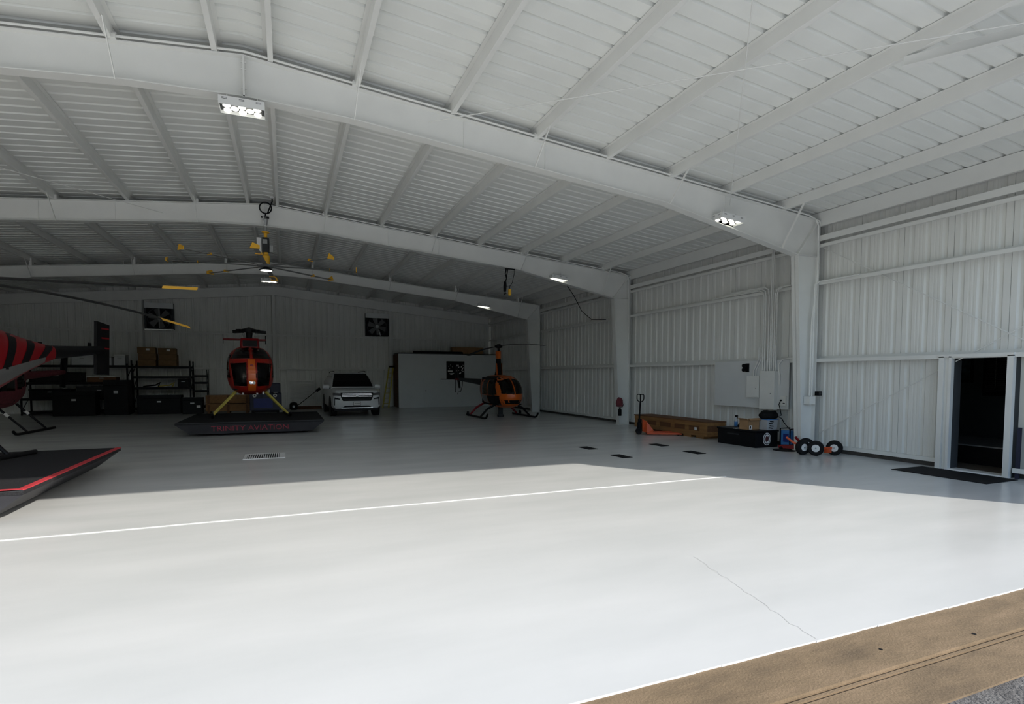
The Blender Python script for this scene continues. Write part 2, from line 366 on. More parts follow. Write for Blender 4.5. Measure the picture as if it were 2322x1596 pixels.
for (a, b) in bays:
    for z in (2.085, 3.865, 4.725): girt(z, a + 0.01, b - 0.01, wr)
    MB().box(XG - 0.02, XG + 0.0, a, b, 4.86, 4.99).build('eave_rail', STEEL, wr)
    m = MB(); zt = roof(XG) - 0.012
    m.prism([(XG, 5.205), (XG + 0.075, 5.205), (XG + 0.075, 5.209), (XG + 0.004, 5.209), (XG + 0.004, zt - 0.01), (XG + 0.19, zt - 0.028), (XG + 0.19, zt - 0.022), (XG, zt)], 'y', a, b)
    m.build('eave_strut', STEEL, wr)
for (a, b) in ((YF, JY0), (JY1, YB)):
    MB().box(XG + 0.12, XR - 0.002, a, b, 0.09, 0.17).build('base_trim', STEEL, wr)
    MB().box(XG + 0.16, XR + 0.1, a, b, 0.0, 0.10).build('gap_shade_curb', CURB, wr)  # curb closes the gap; its dark colour stands in for the shadow there
# cross bracing rods on the wall of the front bay
MB().tube([(XG + 0.10, 9.25, 4.72), (XG + 0.10, 1.9, -0.15 + 0.4)], 0.009, 6).build('brace_rod', STEEL, wr)
MB().tube([(XG + 0.10, 9.25, 0.40), (XG + 0.10, 1.9, 4.6)], 0.009, 6).build('brace_rod', STEEL, wr)
# rear wall
wb = structure('wall_rear', 'shaded white corrugated metal end wall')
x = XL
while x < XR:
    pts = [(min(x + a, XR + 0.02), d) for a, d in PR]
    strip([(a, YB + d, -0.02) for a, d in pts], [(a, YB + d, roof(a) + 0.03) for a, d in pts]).build('wall_panel', WALL, wb, fix=False); x += PW
for z in (2.085, 3.865):
    m = MB(); yg = YB - 0.2
    for a, b in ((XL, -6.5), (-6.4, -0.6), (-0.45, 5.48), (5.6, XG)):
        m = MB().prism([(yg, z), (yg + 0.005, z), (yg + 0.005, z + 0.072), (yg + 0.19, z + 0.072), (yg + 0.19, z + 0.078), (yg, z + 0.078)], 'x', a, b); m.build('girt', STEEL, wb)
for xc in (-6.45, -0.53, 5.54):
    zt = roof(xc) - 0.45
    MB().box(xc - 0.06, xc + 0.06, YB - 0.26, YB - 0.25, 0, zt).box(xc - 0.06, xc + 0.06, YB - 0.02, YB - 0.01, 0, zt).box(xc - 0.006, xc + 0.006, YB - 0.25, YB - 0.02, 0, zt).build('wall_post', STEEL, wb)
for sx, xe in ((1, XG), (-1, XL + 0.2)):
    m = MB(); ya = YB - 0.22
    m.prism([(XC, roof(XC) - 0.20), (xe, roof(xe) - 0.20), (xe, roof(xe) - 0.66), (XC, roof(XC) - 0.66)], 'y', ya, ya + 0.012)
    m.prism([(XC, roof(XC) - 0.66), (xe, roof(xe) - 0.66), (xe, roof(xe) - 0.675), (XC, roof(XC) - 0.675)], 'y', ya - 0.07, ya + 0.08)
    m.prism([(XC, roof(XC) - 0.195), (xe, roof(xe) - 0.195), (xe, roof(xe) - 0.21), (XC, roof(XC) - 0.21)], 'y', ya - 0.07, ya + 0.08)
    m.build('end_rafter', STEEL, wb)
MB().box(XL, XR, YB - 0.05, YB, 0.06, 0.14).build('base_trim', STEEL, wb)
# left wall (out of frame, closes the hangar)
wl = structure('wall_left', 'white corrugated metal side wall opposite')
fl2 = strip([(XL - d, yy, 0.0) for yy, d in PR], [(XL - d, yy, 5.58) for yy, d in PR]).mesh('wall_panel', WALL, fix=False)
for i in range(n_roof): inst('wall_panel', fl2, wl, (0, YF + i * PW, 0))
# front wall around the big opening
wf = structure('wall_front', 'sheeting above and beside the open hangar doorway')
m = MB(); m.prism([(XL - 0.3, 5.43), (XR + 0.3, 5.43), (XR + 0.3, roof(XR + 0.3) + 0.06), (XC, roof(XC) + 0.08), (XL - 0.3, roof(XL - 0.3) + 0.06)], 'y', YF, YF + 0.04); m.build('gable_sheet', WALL, wf)
MB().box(11.34, XR + 0.05, YF, YF + 0.05, 0, 5.5).build('jamb_sheet', WALL, wf)
MB().box(XL - 0.3, -12.3, YF, YF + 0.05, 0, 5.5).build('jamb_sheet', WALL, wf)

# ------------------------------------------------------------------ rigid frames
FRLAB = ['white steel rigid frame at the front opening', 'white steel rigid frame above the edge of the sunlit floor',
         'white steel rigid frame carrying the big ceiling fan', 'white steel rigid frame in front of the shaded rear wall']
def rafter_pts(sx, dtop):
    X = lambda d: XC + sx * d
    D = [0, 1.5, 7.6, 11.27, 11.95]
    dep = [0.585, 0.50, 0.50, 0.885, 0.96]
    return [(X(d), roof(X(d)) - 0.195 - dtop) for d in D], [(X(d), roof(X(d)) - 0.195 - dp - dtop * 0.3) for d, dp in zip(D, dep)]
def make_frame(i, y):
    t = thing('steel_frame', FRLAB[i], 'steel frame', (0, y, 0))
    dt = 0.16 if i == 3 else 0.0
    for sx in (1, -1):
        top, bot = rafter_pts(sx, dt)
        m = MB()
        for j in range(4): m.prism([top[j], top[j + 1], bot[j + 1], bot[j]], 'y', -0.006, 0.006)
        w_ = m.build('rafter_web', STEEL, t)
        m = MB()
        for j in range(4): m.prism([top[j], top[j + 1], (top[j + 1][0], top[j + 1][1] - 0.014), (top[j][0], top[j][1] - 0.014)], 'y', -0.10, 0.10)
        m.build('top_flange', STEEL, t)
        m = MB()
        for j in range(3): m.prism([bot[j], bot[j + 1], (bot[j + 1][0], bot[j + 1][1] - 0.014), (bot[j][0], bot[j][1] - 0.014)], 'y', -0.10, 0.10)
        m.build('bottom_flange', STEEL, t)
        xk, zk = bot[3]; xo = XC + sx * 11.95; xb = XC + sx * 11.54
        m = MB().prism([(xk, zk), (xo, bot[4][1]), (xo, 0), (xb, 0)], 'y', -0.006, 0.006); m.build('column_web', STEEL, t)
        m = MB().prism([(xk, zk), (xk + 0.014 * sx, zk), (xb + 0.014 * sx, 0), (xb, 0)], 'y', -0.10, 0.10)
        m.build('column_inner_flange', STEEL, t)
        MB().box(xo - 0.014 * sx, xo, -0.10, 0.10, 0, top[4][1]).build('column_outer_flange', STEEL, t)
        MB().box(xb - 0.05 * sx, xo, -0.13, 0.13, 0, 0.018).build('base_plate', STEEL, t)
        m = MB().prism([(xk, zk), (xk + 0.02 * sx, zk - 0.012), (xo - 0.01 * sx, top[4][1] - 0.02), (xo - 0.03 * sx, top[4][1] - 0.01)], 'y', -0.09, 0.09); m.build('knee_stiffener', STEEL, t)
        MB().box(xk, xo, -0.09, 0.09, zk - 0.006, zk + 0.006).build('knee_stiffener', STEEL, t)
        for d in (3.4, 4.95, 9.2):
            xx = XC + sx * d; MB().box(xx - 0.005, xx + 0.005, -0.02, 0.02, roof(xx) - 0.70, roof(xx) - 0.215).build('web_seam', STEEL, t)
        for k, px in enumerate(PX if sx > 0 else PXL):
            if k not in (1, 3, 5, 7): continue
            zb = roof(px) - 0.19; d = abs(px - XC)
            zz = roof(px) - 0.195 - (0.50 if d < 7.6 else 0.50 + 0.385 * (d - 7.6) / 3.67) - dt * 0.3
            MB().beam((px + 0.02, -0.62, zb + 0.02), (px - 0.02 * sx, -0.09, zz - 0.01), 0.045, 0.012, (1, 0, 0)).build('flange_brace', STEEL, t)
            MB().box(px - 0.03, px + 0.05, -0.09, 0.09, zb - 0.006 - dt, zb + 0.1).build('purlin_clip', STEEL, t)
    MB().box(XC - 0.012, XC + 0.012, -0.10, 0.10, roof(XC) - 0.80, roof(XC) - 0.21 - dt).build('ridge_plate', STEEL, t)
    if i == 1:
        for zz in (0.28, 0.38, 0.66, 0.74):
            for s2 in (-1, 1): MB().cyl((XC + s2 * 0.012, -0.06, roof(XC) - zz), (XC + s2 * 0.035, -0.06, roof(XC) - zz), 0.014, 6).build('ridge_bolt', STEEL, t)
    if i in (1, 2):
        pts = []
        xs = [-12.0, -8, -4, -2.0, XC - 0.05, XC + 0.05, 2, 4, 8, 10.6] if i == 1 else [XC + 0.32, 2, 4, 8, 10.6]
        for x in xs: pts.append((x, -0.13, roof(x) - 0.165))
        pts += [(11.05, -0.13, roof(11.05) - 0.17), (11.28, -0.13, roof(11.3) - 0.22), (11.36, -0.13, roof(11.3) - 0.36), (11.37, -0.13, 4.2)]
        pts += [(11.33, -0.13, 3.6), (11.24, -0.13, 3.1), (11.22, -0.13, 2.6), (11.22, -0.13, 1.30)] if i == 1 else [(11.37, -0.13, 3.0)]
        m = MB().tube(pts, 0.017, 8); m.build('conduit', STEEL, t, True)
        for x in ([-2.09] if i == 1 else []) + [1.10, 4.24, 7.22, 10.3]:
            MB().box(x - 0.05, x + 0.05, -0.155, -0.10, roof(x) - 0.195, roof(x) - 0.14).build('conduit_strap', STEEL, t)
    return t
frames = [None] + [make_frame(i, FY[i]) for i in (1, 2, 3)]
f1 = frames[1]
MB().tube([(11.30, -0.13, 1.30), (11.30, -0.13, 3.75), (11.31, -0.13, 3.86), (11.40, -0.16, 3.93), (11.43, -0.4, 3.935), (11.43, -1.1, 3.94)], 0.017, 8).build('conduit', STEEL, f1, True)
MB().tube([(11.26, -0.15, 1.22), (11.26, -0.15, 3.2)], 0.012, 8).build('conduit', STEEL, f1, True)
MB().box(11.17, 11.36, -0.18, -0.02, 1.10, 1.28).build('junction_box', STEEL, f1)
# roof cross bracing rods
def rod(name, a, b, lab):
    MB().tube([a, b], 0.008, 6).build(name, STEEL, ceil)
rod('brace_rod', (2.28, 9.33, 5.99), (8.9, 2.0, 5.45), 'thin steel roof bracing rod slanting across the front purlins to the right')
rod('brace_rod', (8.82, 9.33, 5.40), (2.3, 2.0, 6.05), 'thin steel roof bracing rod ending above the light near the right column')
rod('brace_rod', (-2.85, 16.95, 5.95), (-8.6, 9.45, 5.55), 'thin steel bracing rod on the left roof slope ending beside the fan frame')
# diagonal channel strut under the front purlins
MB().beam((7.18, 4.70, 5.645), (8.45, 2.60, 5.60), 0.05, 0.13).build('splayed_strut', STEEL, ceil)
MB().beam((7.18 - 0.03, 4.70, 5.578), (8.42, 2.58, 5.533), 0.11, 0.006).build('strut_flange', STEEL, ceil)

# ------------------------------------------------------------------ side room seen through the doorway
dr = structure('door_1', 'plain metal door opening in the right wall')
def jamb(y0, y1, x0=XG - 0.03, x1=XG + 0.06):
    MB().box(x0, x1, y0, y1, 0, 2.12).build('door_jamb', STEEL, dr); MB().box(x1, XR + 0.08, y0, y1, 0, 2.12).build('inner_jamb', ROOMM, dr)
jamb(6.40, 6.45); jamb(6.53, 6.62); MB().box(XG + 0.02, XR, 6.45, 6.53, 0, 2.12).build('jamb_rebate', STEEL, dr)
jamb(5.45, 5.54)
MB().box(XG - 0.03, XR + 0.03, 5.45, 6.62, 2.10, 2.16).build('door_head', STEEL, dr)
MB().box(XG - 0.02, XR + 0.05, 5.54, 6.42, 0.0, 0.025).build('door_sill', STEEL, dr)
sr = structure('wall_side_room', 'dark painted walls of the small room behind the door')
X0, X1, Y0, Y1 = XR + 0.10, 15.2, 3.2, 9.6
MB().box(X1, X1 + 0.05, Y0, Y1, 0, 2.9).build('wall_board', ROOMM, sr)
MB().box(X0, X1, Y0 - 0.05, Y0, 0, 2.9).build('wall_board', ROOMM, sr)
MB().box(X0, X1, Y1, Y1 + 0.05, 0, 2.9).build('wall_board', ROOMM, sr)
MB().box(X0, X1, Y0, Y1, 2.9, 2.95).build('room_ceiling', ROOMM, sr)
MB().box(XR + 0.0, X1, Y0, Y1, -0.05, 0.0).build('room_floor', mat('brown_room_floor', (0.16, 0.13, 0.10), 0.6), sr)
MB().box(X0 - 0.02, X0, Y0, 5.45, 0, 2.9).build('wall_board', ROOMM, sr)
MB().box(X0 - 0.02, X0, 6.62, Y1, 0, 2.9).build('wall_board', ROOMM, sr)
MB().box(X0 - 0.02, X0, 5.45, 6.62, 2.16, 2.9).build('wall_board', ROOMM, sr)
wn = structure('window_1', 'dark window with closed slat blinds in the side room')
wy0, wy1, wz0, wz1 = 6.55, 7.75, 1.36, 2.55
for a in ((wy0 - 0.06, wy0, wz0 - 0.06, wz1 + 0.06), (wy1, wy1 + 0.06, wz0 - 0.06, wz1 + 0.06), (wy0, wy1, wz0 - 0.06, wz0), (wy0, wy1, wz1, wz1 + 0.06)):
    MB().box(X1 - 0.04, X1, a[0], a[1], a[2], a[3]).build('window_frame', BLACK, wn)
sm = MB().obox((0, 0, 0), (0.03, wy1 - wy0 - 0.01, 0.004), (0, math.radians(55), 0)).mesh('blind_slat', DKGREY)
for i in range(24): inst('blind_slat', sm, wn, (X1 - 0.022, (wy0 + wy1) / 2, wz0 + 0.03 + i * 0.048))
MB().box(X1 - 0.004, X1 - 0.001, wy0, wy1, wz0, wz1).build('window_pane', GLASSB, wn)
MB().box(X1 - 0.045, X1 - 0.04, wy1 - 0.20, wy1 - 0.19, 1.5, 2.5).build('blind_cord', GREY, wn)
t = thing('framed_picture', 'dark framed bluish picture on the side room wall', 'picture', (X1, 8.35, 1.65))
MB().box(-0.03, 0, -0.33, 0.33, -0.05, 0.75).build('frame', BLACK, t)
MB().box(-0.034, -0.03, -0.27, 0.27, 0.02, 0.68).build('print', mat('dim_blue_print', (0.06, 0.10, 0.13), 0.5, 0, 0.6, 8.0), t)
t = thing('storage_bench', 'low black bench with pale top edge in the side room', 'bench', (13.55, 6.2, 0.0))
MB().box(-0.9, 0.9, -0.9, 1.6, 0.0, 0.36).build('body', BLACK, t); MB().box(-0.93, 0.93, -0.93, 1.63, 0.36, 0.385).build('top_board', GREY, t)
# things leaning right of the door
o = MB().obox((0, 0, 0.44), (0.03, 0.055, 0.88)).build('leaning_post', NAVY); o.location = (XG + 0.02, 5.345, 0.0); o.rotation_euler = (math.radians(-1.5), math.radians(4), 0)
tag(o, 'dark navy metal post leaning beside the door jamb', 'post')
t = thing('wall_cabinet', 'white utility box with dark grille just right of the door', 'cabinet', (XG + 0.06, 5.05, 0))
MB().box(-0.02, 0.10, -0.40, 0.17, 0.18, 2.05).build('body', STEEL, t)
MB().box(-0.06, 0.10, -0.45, 0.36, 0.10, 0.18).build('plinth', STEEL, t)
for i in range(6): MB().box(-0.03, -0.02, 0.02, 0.14, 0.30 + i * 0.06, 0.335 + i * 0.06).build('grille_slat', BLACK, t)
tag(MB().box(10.46, 11.36, 5.27, 6.80, 0.0005, 0.012).build('door_mat', RUBBER, bevel=0.004), 'black rubber mat on the floor before the side door', 'mat')

# ------------------------------------------------------------------ LED high bay fixtures
LLAB = [((XC - 0.02, 9.20, 5.60), 'lit LED high bay light at the peak of the frame over the sunlit floor edge'),
        ((8.65, 9.20, 4.985), 'lit LED high bay light on the frame above the right hand breaker boxes'),
        ((8.55, 16.86, 4.99), 'lit LED high bay light on the frame with the chain hoist'),
        ((8.55, 24.48, 4.95), 'lit LED high bay light on the shaded rear frame near the corner'),
        ((XC - 0.05, 24.46, 5.50), 'lit LED high bay light at the peak of the rear frame behind the fan')]
def make_light(loc, label):
    tilt = math.atan(SLOPE) if loc[0] > 1 else 0.0
    t = thing('high_bay_light', label, 'ceiling light', loc, 0, 'LED high bay lights')
    t.rotation_euler = (0, tilt, 0)
    m = MB(); L, Wd, Hh = 0.30, 0.16, 0.12; k = 0.006
    m.box(-L, L, -Wd, -Wd + k, 0, Hh).box(-L, L, Wd - k, Wd, 0, Hh).box(-L, -L + k, -Wd + k, Wd - k, 0, Hh).box(L - k, L, -Wd + k, Wd - k, 0, Hh).box(-L + k, L - k, -Wd + k, Wd - k, Hh - k, Hh)
    m.build('housing', LINEN, t)
    MB().box(-L + k, L - k, -Wd + k, Wd - k, 0.045, 0.05).build('reflector_plate', DKGREY, t)
    for x, y in ((-0.2, -0.08), (-0.2, 0.08), (-0.1, 0.0), (0, -0.085), (0, 0.085), (0.1, 0.0), (0.2, -0.08), (0.2, 0.08)):
        MB().lathe([(0.02, 0.045), (0.05, 0.03), (0.052, 0.012), (0.035, 0.002), (0.004, 0.0)], (x, y, 0), 'z', 14).build('led_lamp', LED, t, True)
    for x in (-0.22, 0, 0.22):
        for z in (0.075, 0.092): MB().box(x - 0.035, x + 0.035, -Wd - 0.001, -Wd + 0.001, z, z + 0.006).build('vent_slot', BLACK, t)
    for y in (-0.09, 0.06):
        for z in (0.075, 0.092): MB().box(-L - 0.001, -L + 0.001, y, y + 0.06, z, z + 0.006).build('vent_slot', BLACK, t)
    for x in (-0.2, 0.2): MB().tube([(x, 0, Hh), (x, 0, Hh + 0.09)], 0.008, 6).build('hanger', STEEL, t)
    return t
for loc, lab in LLAB: make_light(loc, lab)

# ------------------------------------------------------------------ ceiling fan
t = thing('ceiling_fan', 'huge eight blade ceiling fan with yellow winglets and central light', 'ceiling fan', (-0.44, 16.93, 4.74), math.radians(-4))
MB().lathe([(0.03, 0), (0.20, 0.0), (0.24, 0.03), (0.22, 0.06), (0.10, 0.085)], n=24).build('hub', GREY, t, True)
MB().lathe([(0.10, 0.08), (0.10, 0.30), (0.065, 0.34), (0.065, 0.40)], n=16).build('gearbox', YELLOW, t, True)
MB().lathe([(0.045, 0.80), (0.045, 0.92), (0.10, 0.94), (0.10, 0.96)], n=16).build('upper_yoke', YELLOW, t, True)
MB().lathe([(0.05, 0.96), (0.035, 1.10), (0.05, 1.16), (0.075, 1.30), (0.05, 1.34)], n=16).build('mount_tube', GREY, t, True)
MB().box(-0.08, 0.09, -0.08, 0.08, 0.40, 0.80).build('motor', DKGREY, t, bevel=0.01)
MB().box(-0.22, -0.10, -0.10, 0.06, 0.38, 0.78).build('drive_box', PAPER, t, bevel=0.008)
MB().box(0.10, 0.19, -0.09, 0.05, 0.40, 0.60).build('control_box', GREY, t, bevel=0.008)
MB().box(-0.07, 0.05, -0.12, -0.08, 0.62, 0.74).build('brake_unit', GREY, t, bevel=0.008)
MB().box(-0.10, 0.10, -0.05, 0.12, 1.34, 1.37).build('beam_clamp', BLACK, t)
MB().lathe([(0.02, -0.08), (0.17, -0.09), (0.18, -0.07), (0.12, -0.03), (0.06, 0.0)], n=24).build('lamp_housing', DKGREY, t, True)
MB().lathe([(0.05, -0.092), (0.15, -0.094), (0.15, -0.09), (0.05, -0.09)], n=24).build('lamp_ring', LED, t)
pts = [(0.02, -0.16, 1.36)] + arc((0.03, -0.16, 1.57), 0.15, -PI / 2, 1.6 * PI, 22) + [(0.20, -0.16, 1.76), (0.20, -0.16, 1.86)]
MB().tube(pts, 0.018, 7).build('power_cable', BLACK, t, True)
MB().box(0.15, 0.25, -0.2, -0.12, 1.84, 1.92).build('outlet_box', LINEN, t)
bl = MB().prism([(0, -0.055), (0.02, -0.06), (0.085, 0.03), (0.07, 0.04)], 'x', 0.2, 2.40)
bl = MB()
prof = lambda c: [(-c, 0.0), (-0.4 * c, 0.02), (0.5 * c, 0.012), (c, -0.006), (0.4 * c, -0.004), (-0.5 * c, -0.004)]
bl.loft([[(x, a, b) for a, b in prof(0.06)] for x in (0.20, 1.3, 2.38)])
blm = bl.mesh('blade', GREY, True)
wlm = MB().loft([[(x, a * k, z + b) for a, z, k in ((0, 0, 1),) for b in (0,) for a in (-0.10, 0.02, 0.10, 0.10, 0.0, -0.10)] for x, z, k in ((2.38, 0, 1),)] if False else [
    [(2.38, -0.12, -0.03), (2.38, 0.10, -0.03), (2.38, 0.10, 0.05), (2.38, -0.06, 0.11)], [(2.40, -0.12, -0.03), (2.40, 0.10, -0.03), (2.40, 0.10, 0.05), (2.40, -0.06, 0.11)]]).mesh('winglet', YELLOW)
fnm = MB().prism([(-0.09, -0.02), (0.09, -0.02), (0.07, 0.035), (-0.05, 0.045)], 'x', 1.66, 1.672).mesh('blade_fence', YELLOW)
for k in range(8):
    b_ = inst('blade', blm, t, (0, 0, 0.03), (0, 0, k * PI / 4))
    inst('winglet', wlm, b_); inst('blade_fence', fnm, b_)

# ------------------------------------------------------------------ chain hoist
t = thing('chain_hoist', 'chain hoist with yellow hook block hanging under the second frame', 'hoist', (6.72, 16.85, 4.36))
MB().obox((0.06, 0, 0.11), (0.10, 0.08, 0.22)).build('hook_block', YELLOW, t, bevel=0.03)
MB().tube([(-0.06, 0, 0.85), (-0.09, 0, 0.70), (-0.05, 0, 0.55), (-0.10, 0, 0.42)], [0.03, 0.02, 0.018, 0.03], 8).build('strap', BLACK, t, True)
MB().tube([(0.0, 0, 0.86), (-0.04, 0, 0.66), (-0.05, 0, 0.52)], 0.018, 8).build('strap', BLACK, t, True)
MB().tube([(-0.10, 0, 0.44), (-0.10, 0, 0.30), (-0.11, 0, 0.12)], [0.04, 0.055, 0.045], 10).build('chain_bag', BLACK, t, True)
MB().tube([(-0.11, 0, 0.12), (-0.06, 0, 0.05), (-0.11, 0, 0.02), (-0.14, 0, 0.08)], 0.016, 8).build('hook', BLACK, t, True)
MB().tube([(0.22, 0, 0.72), (0.15, 0, 0.42), (0.06, 0, 0.30), (0.05, 0, 0.21)], 0.010, 6).build('chain', BLACK, t, True)
MB().tube([(0.0, 0, 0.46), (0.10, 0, 0.38), (0.08, 0, 0.30), (0.0, 0, 0.30), (-0.06, 0, 0.30)], 0.008, 6).build('chain', GREY, t, True)
MB().box(-0.1, 0.24, -0.02, 0.02, 0.84, 0.87).build('beam_clamp', BLACK, t); MB().tube([(0.22, 0, 0.72), (0.22, 0, 0.86)], 0.01, 6).build('chain', BLACK, t)
# light cable sagging from the second frame lamp
tag(MB().tube([(8.92, 17.05, 4.95), (9.4, 17.3, 4.55), (10.0, 17.8, 4.10), (10.7, 18.3, 3.88), (11.45, 18.5, 3.93)], 0.012, 6).build('sagging_cable', BLACK, None, True), 'thin black cable sagging from a light to the wall girt', 'cable')

# ------------------------------------------------------------------ rear exhaust fans, louvre
def exhaust(x0, x1, z0, z1, lab, sg):
    t = thing('exhaust_fan', lab, 'exhaust fan', ((x0 + x1) / 2, YB - 0.27, z0), 0, 'exhaust fans high on the rear wall')
    w2 = (x1 - x0) / 2; h = z1 - z0
    m = MB(); m.box(-w2, w2, -0.05, 0.25, 0, 0.06).box(-w2, w2, -0.05, 0.25, h - 0.06, h).box(-w2, -w2 + 0.08, -0.05, 0.25, 0.06, h - 0.06).box(w2 - 0.08, w2, -0.05, 0.25, 0.06, h - 0.06)
    m.build('fan_frame', DKGREY if sg else BLACK, t)
    MB().box(-w2, w2, -0.052, -0.05, h - 0.26, h).build('top_panel', BOARD, t)
    MB().box(-w2 + 0.08, w2 - 0.08, 0.2, 0.21, 0.06, h - 0.06).build('shutter_back', BLACK, t)
    cz = h * 0.42
    MB().lathe([(w2 * 0.80, 0.02), (w2 * 0.80, 0.14), (w2 * 0.86, 0.14), (w2 * 0.86, 0.02)], (0, 0, cz), 'y', 24).build('shroud_ring', BLACK, t, True) if False else None
    m = MB()
    for k in range(24):
        a0, a1 = 2 * PI * k / 24, 2 * PI * (k + 1) / 24; r0, r1 = w2 * 0.80, w2 * 0.86
        c = [(r * math.cos(a), y, cz + r * math.sin(a)) for y in (0.0, 0.10) for r, a in ((r0, a0), (r1, a0), (r1, a1), (r0, a1))]
        m.add(c, [(0, 1, 2, 3), (7, 6, 5, 4), (0, 3, 7, 4), (1, 5, 6, 2)])
    m.build('shroud_ring', DKGREY, t)
    MB().lathe([(0.09, -0.02), (0.10, 0.0), (0.10, 0.10), (0.05, 0.12)], (0, 0, cz), 'y', 14).build('motor', GREY, t, True)
    bm_ = MB().grid(lambda u, v: ((0.09 + u * (w2 * 0.78 - 0.09)), 0.05 + 0.05 * (v - 0.5), (v - 0.5) * (0.14 + 0.14 * u)), 4, 2).mesh('fan_blade', mat('dull_fan_metal', (0.14, 0.14, 0.14), 0.6))
    for k in range(6): inst('fan_blade', bm_, t, (0, 0, cz), (0, 2 * PI * k / 6 + 0.3, 0))
    MB().box(-0.015, 0.015, -0.03, -0.01, 0.06, h - 0.26).build('strut_bar', GREY, t)
    if sg: MB().box(-w2, w2, -0.10, -0.05, -0.04, 0.0).build('sill_lip', CHROME, t)
    else: MB().beam((0.08, -0.06, 0.32), (0.16, -0.06, 0.02), 0.03, 0.01, (0, 1, 0)).build('pull_tab', CHROME, t)
exhaust(-6.28, -5.06, 4.02, 5.30, 'large black exhaust fan behind the yellow tipped rotor blades', True)
exhaust(4.17, 5.44, 4.00, 5.25, 'large black exhaust fan high above the white sport utility', False)
t = thing('wall_louvre', 'shallow white louvre vent low on the rear wall', 'vent', (0.80, YB - 0.02, 0.45))
MB().box(-0.64, 0.64, -0.02, 0.01, 0.0, 1.06).build('vent_back', WALL, t)
for i in range(14): MB().obox((0, -0.035, 0.06 + i * 0.072), (1.20, 0.05, 0.008), (math.radians(40), 0, 0)).build('slat', WALL, t)
for a in (-0.66, 0.62): MB().box(a, a + 0.04, -0.06, 0.0, 0, 1.06).build('vent_frame', WALL, t)

# ------------------------------------------------------------------ white partition room in the rear corner
rm = structure('wall_partition', 'white boarded storage room in the rear right corner')
MB().box(5.72, 11.40, 30.5, 30.62, 0, 2.97).build('room_front', BOARD, rm); MB().box(5.72, 5.82, 30.62, YB - 0.05, 0, 2.97).build('shadow_toned_side', WOODD, rm)  # brown plywood side, with the shadow it lies in put into its dark colour
MB().box(5.70, 11.40, 30.48, YB - 0.3, 2.97, 3.02).build('room_roof', DKGREY, rm)
d2 = structure('door_2', 'flush white door in the boarded storage room')
MB().box(7.10, 8.05, 30.47, 30.498, 0.01, 2.08).build('door_leaf', BOARD, d2)
MB().lathe([(0.01, 0), (0.028, -0.02), (0.032, -0.045), (0.01, -0.06)], (7.21, 30.47, 0.92), 'y', 12).build('door_knob', DKGREY, d2, True)
t = thing('wall_sign', 'square black sign with white flag and star marks on the boarded room', 'sign', (8.94, 30.49, 1.55))
MB().box(-0.53, 0.53, -0.03, 0.0, 0, 1.03).build('board', BLACK, t)
def mark(poly):
    MB().prism([(a * 1.06 - 0.53, 1.03 - b * 1.03) for a, b in poly], 'y', -0.034, -0.029).build('white_mark', PAPER, t)
for pl in ([(.07, .50), (.33, .50), (.33, .59), (.07, .58)], [(.14, .66), (.43, .64), (.36, .72), (.24, .74), (.17, .70)], [(.54, .19), (.68, .19), (.68, .23), (.54, .23)],
           [(.55, .29), (.72, .29), (.70, .35), (.56, .35)], [(.52, .47), (.70, .49), (.68, .54), (.55, .54)], [(.60, .66), (.82, .60), (.78, .68), (.62, .72)],
           [(.82, .47), (.92, .32), (.96, .34), (.88, .46), (.83, .54)], [(.80, .26), (.86, .25), (.83, .34), (.79, .34)], [(.90, .18), (.95, .22), (.91, .24)], [(.90, .50), (.96, .56), (.88, .56)],
           [(.10, .27), (.14, .27), (.12, .32)], [(.30, .29), (.34, .29), (.32, .34)], [(.20, .18), (.24, .20), (.21, .23)], [(.15, .38), (.20, .42), (.16, .42)]): mark(pl)
t = thing('cardboard_carton', 'long brown carton lying on the boarded room roof', 'box', (9.9, 31.35, 3.022))
MB().box(-0.95, 0.95, -0.22, 0.22, 0, 0.40).build('carton', CARD, t, bevel=0.01); MB().box(-0.95, 0.95, -0.03, 0.03, 0.40, 0.402).build('tape', SACK, t)
t = thing('board_bundle', 'dark boards lying flat along the boarded room roof', 'boards', (8.2, 30.70, 3.022))
for k in range(3): MB().box(-1.6, 1.2, -0.2 + k * 0.13, -0.09 + k * 0.13, 0, 0.08 + 0.02 * k).build('board', BLKM, t)
t = thing('leaning_ladder', 'yellow stepladder folded and leaning between the vehicle and the boarded room', 'ladder', (5.15, 30.6, 0))
for dx in (-0.16, 0.16): MB().beam((dx - 0.14, 0, 0.02), (dx * 0.7 + 0.36, 1.0, 2.25), 0.07, 0.03, (0, 1, 0)).build('rail', PALEYEL, t)
for k in range(7):
    q = 0.1 + k * 0.125; c = (-0.14 + 0.50 * q, 1.0 * q, 0.02 + 2.23 * q); MB().beam((c[0] - 0.15, c[1], c[2]), (c[0] + 0.15, c[1], c[2]), 0.05, 0.025).build('rung', PALEYEL, t)
MB().obox((0.40, 1.0, 2.27), (0.3, 0.1, 0.06), (0.4, 0, 0)).build('top_cap', BLACK, t)

